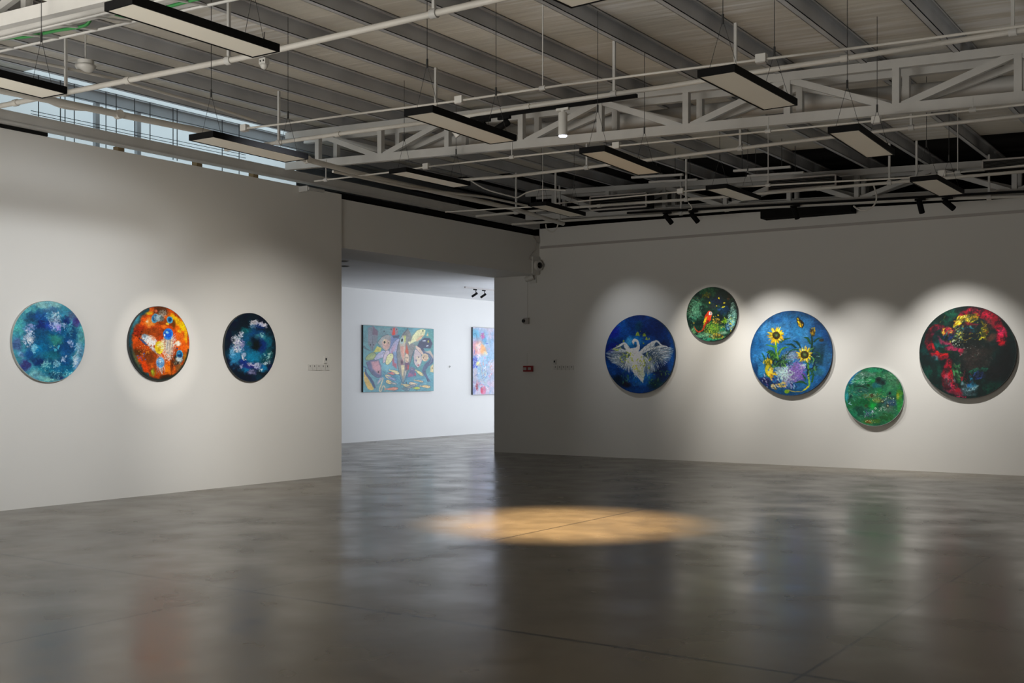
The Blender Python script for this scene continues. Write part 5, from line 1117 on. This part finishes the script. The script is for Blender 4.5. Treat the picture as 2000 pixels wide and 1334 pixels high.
def canvas_rect(p0, p1, z0, z1, fn, fmap, base, seed, label, N1, N2, gain):
    """rectangular canvas on the far wall from y=p0 to y=p1"""
    X0 = -5.64; d = .05
    t = empty('rectangular_painting', (X0, (p0+p1)/2, z0), label, 'painting', 'canvases in the next room')
    gu, gv = np.meshgrid(np.linspace(0, 1, N1), np.linspace(0, 1, N2), indexing='ij'); u, v = gu.ravel(), gv.ravel()
    X, Y = fmap(u, v); A = Art(X, Y, base, seed, 5); fn(A); A.shade(.1, 24)
    P = np.stack([np.full_like(u, d), (u-.5)*(p1-p0), (1-v)*(z1-z0)], 1)
    grid_mesh('canvas', u, v, N1, N2, P, albedo(A, gain), M['paint'], t)
    MB().box((X0+.001, p0, z0), (X0+d-.001, p1, z1)).build('canvas_edge', M['rim'], t)
a, b2 = atx(709.5, 701, -5.59), atx(847, 704, -5.59)
zt_, zb_ = atx(709.5, 635, -5.59).z, atx(709.5, 766, -5.59).z
canvas_rect(a.y, b2.y, zb_, zt_, art_fish, lambda u, v: (170+1138*u, (128+62*u)+v*(1087-72*u)), (100,160,165), 5, 'wide teal canvas crowded with pale fish, in the bright next room', 250, 220, .82)
a = atx(923.5, 704, -5.59)
zt2, zb2 = atx(923.5, 639, -5.59).z, atx(923.5, 771, -5.59).z
canvas_rect(a.y, a.y+1.75, zb2, zt2, art_pink, lambda u, v: (292+640*u, 525+v*708), (176,186,210), 6, 'pink and blue abstract canvas partly hidden by the right wall end', 200, 180, .82)
# ------------------------------------------------------------------ light
def spot(name, loc, target, energy, size, blend, col, radius=.04):
    d = bpy.data.lights.new(name, 'SPOT'); d.energy = energy; d.spot_size = math.radians(size); d.spot_blend = blend
    d.color = col; d.shadow_soft_size = radius
    o = bpy.data.objects.new(name, d); COL.objects.link(o); o.location = Vector(loc)
    o.rotation_euler = (Vector(target)-Vector(loc)).to_track_quat('-Z', 'Y').to_euler(); return o
def area(name, loc, target, energy, sx, sy, col):
    d = bpy.data.lights.new(name, 'AREA'); d.shape = 'RECTANGLE'; d.size = sx; d.size_y = sy; d.energy = energy; d.color = col
    o = bpy.data.objects.new(name, d); COL.objects.link(o); o.location = Vector(loc)
    o.rotation_euler = (Vector(target)-Vector(loc)).to_track_quat('-Z', 'Y').to_euler(); return o
WARM = (1.0, .93, .82); COOL = (.93, .96, 1.0); NEU = (1.0, .97, .92)
PT = PAINTINGS
def wspot(key, dx, dy, dz, e, size, col, off=(0, 0, 0), blend=1.0, z=4.15):
    c = PT[key]
    if c.x == 0: loc = (dx, c.y+dy, z)
    else: loc = (c.x+dx, -dy, z)
    spot('spot_'+key, loc, (c.x+off[0], c.y+off[1], c.z+off[2]+dz), e, size, blend, col)
cb, cj, cd = PT['blue'], PT['jelly'], PT['dark']
spot('spot_blue', (5.4, -11.1, 3.66), (0, cb.y-.15, 1.35), 640, 66, 1.0, COOL, .09)
spot('spot_jelly_wide', (4.75, -9.0, 4.05), (0, cj.y, 1.6), 150, 66, 1.0, WARM)
spot('spot_jelly', (4.85, -9.0, 4.05), (0, cj.y, cj.z-.05), 230, 16, .5, WARM)
spot('spot_dark', (5.05, -9.0, 4.05), (0, cd.y+.45, .85), 690, 50, 1.0, NEU)
wspot('swan', -.6, 1.65, -.1, 62, 64, COOL, z=4.0)
wspot('parrot', -.1, 1.65, -.65, 220, 48, WARM, z=4.0)
wspot('sun', -.6, 1.65, -1.05, 420, 64, NEU, z=4.0)
wspot('green', -.5, 1.65, -.6, 270, 58, NEU, z=4.0)
wspot('red', -.35, 1.65, -1.05, 430, 64, NEU, z=4.0)
spot('spot_edge', (9.3, -1.65, 4.0), (10.1, 0, 1.9), 300, 60, 1.0, WARM)
spot('spot_floor', DOWN, DOWN-Vector((.035, -.07, 1)), 5600, 48, .9, (1.0, .71, .40), .03)
# daylight from the window of the next room (out of sight behind the right wall)
area('daylight_next_room', (-3.4, 15.0, 1.9), (-3.6, 0, 1.8), 450, 4.2, 2.8, (.78, .86, 1.0))
area('next_room_fill_side', (-1.16, 5.6, 1.75), (-5.6, 5.6, 1.75), 220, 8.4, 2.5, (.80, .87, 1.0))  # unseen side fill added to light the far wall evenly
# daylight in the roof space beyond the left wall
# soft unseen fill added behind the viewer for the left wall and ceiling
area('fill_behind_viewer', (4.6, -20.5, 1.7), (1.5, -11, 4.0), 70, 5, 2.4, (1.0, .975, .94))
# upward fills added out of view to brighten the ceiling
for nm, loc, tg, e, sx, sy in (('ceiling_fill_right', (14.2, -9, .3), (13.2, -9, 4), 115, 3.5, 10), ('ceiling_fill_left', (3.2, -19.2, .3), (3.5, -16.5, 4), 360, 4, 3), ('ceiling_fill_rear', (7.5, -20.5, .3), (7.3, -19.2, 4), 540, 8, 4)):
    o = area(nm, loc, tg, e, sx, sy, (1.0, .96, .88)); o.data.spread = math.radians(140 if nm.endswith('rear') else 118)
w = bpy.data.worlds.new('world'); scene.world = w; w.use_nodes = True
w.node_tree.nodes['Background'].inputs['Color'].default_value = (1.0, .93, .83, 1)
w.node_tree.nodes['Background'].inputs['Strength'].default_value = .033
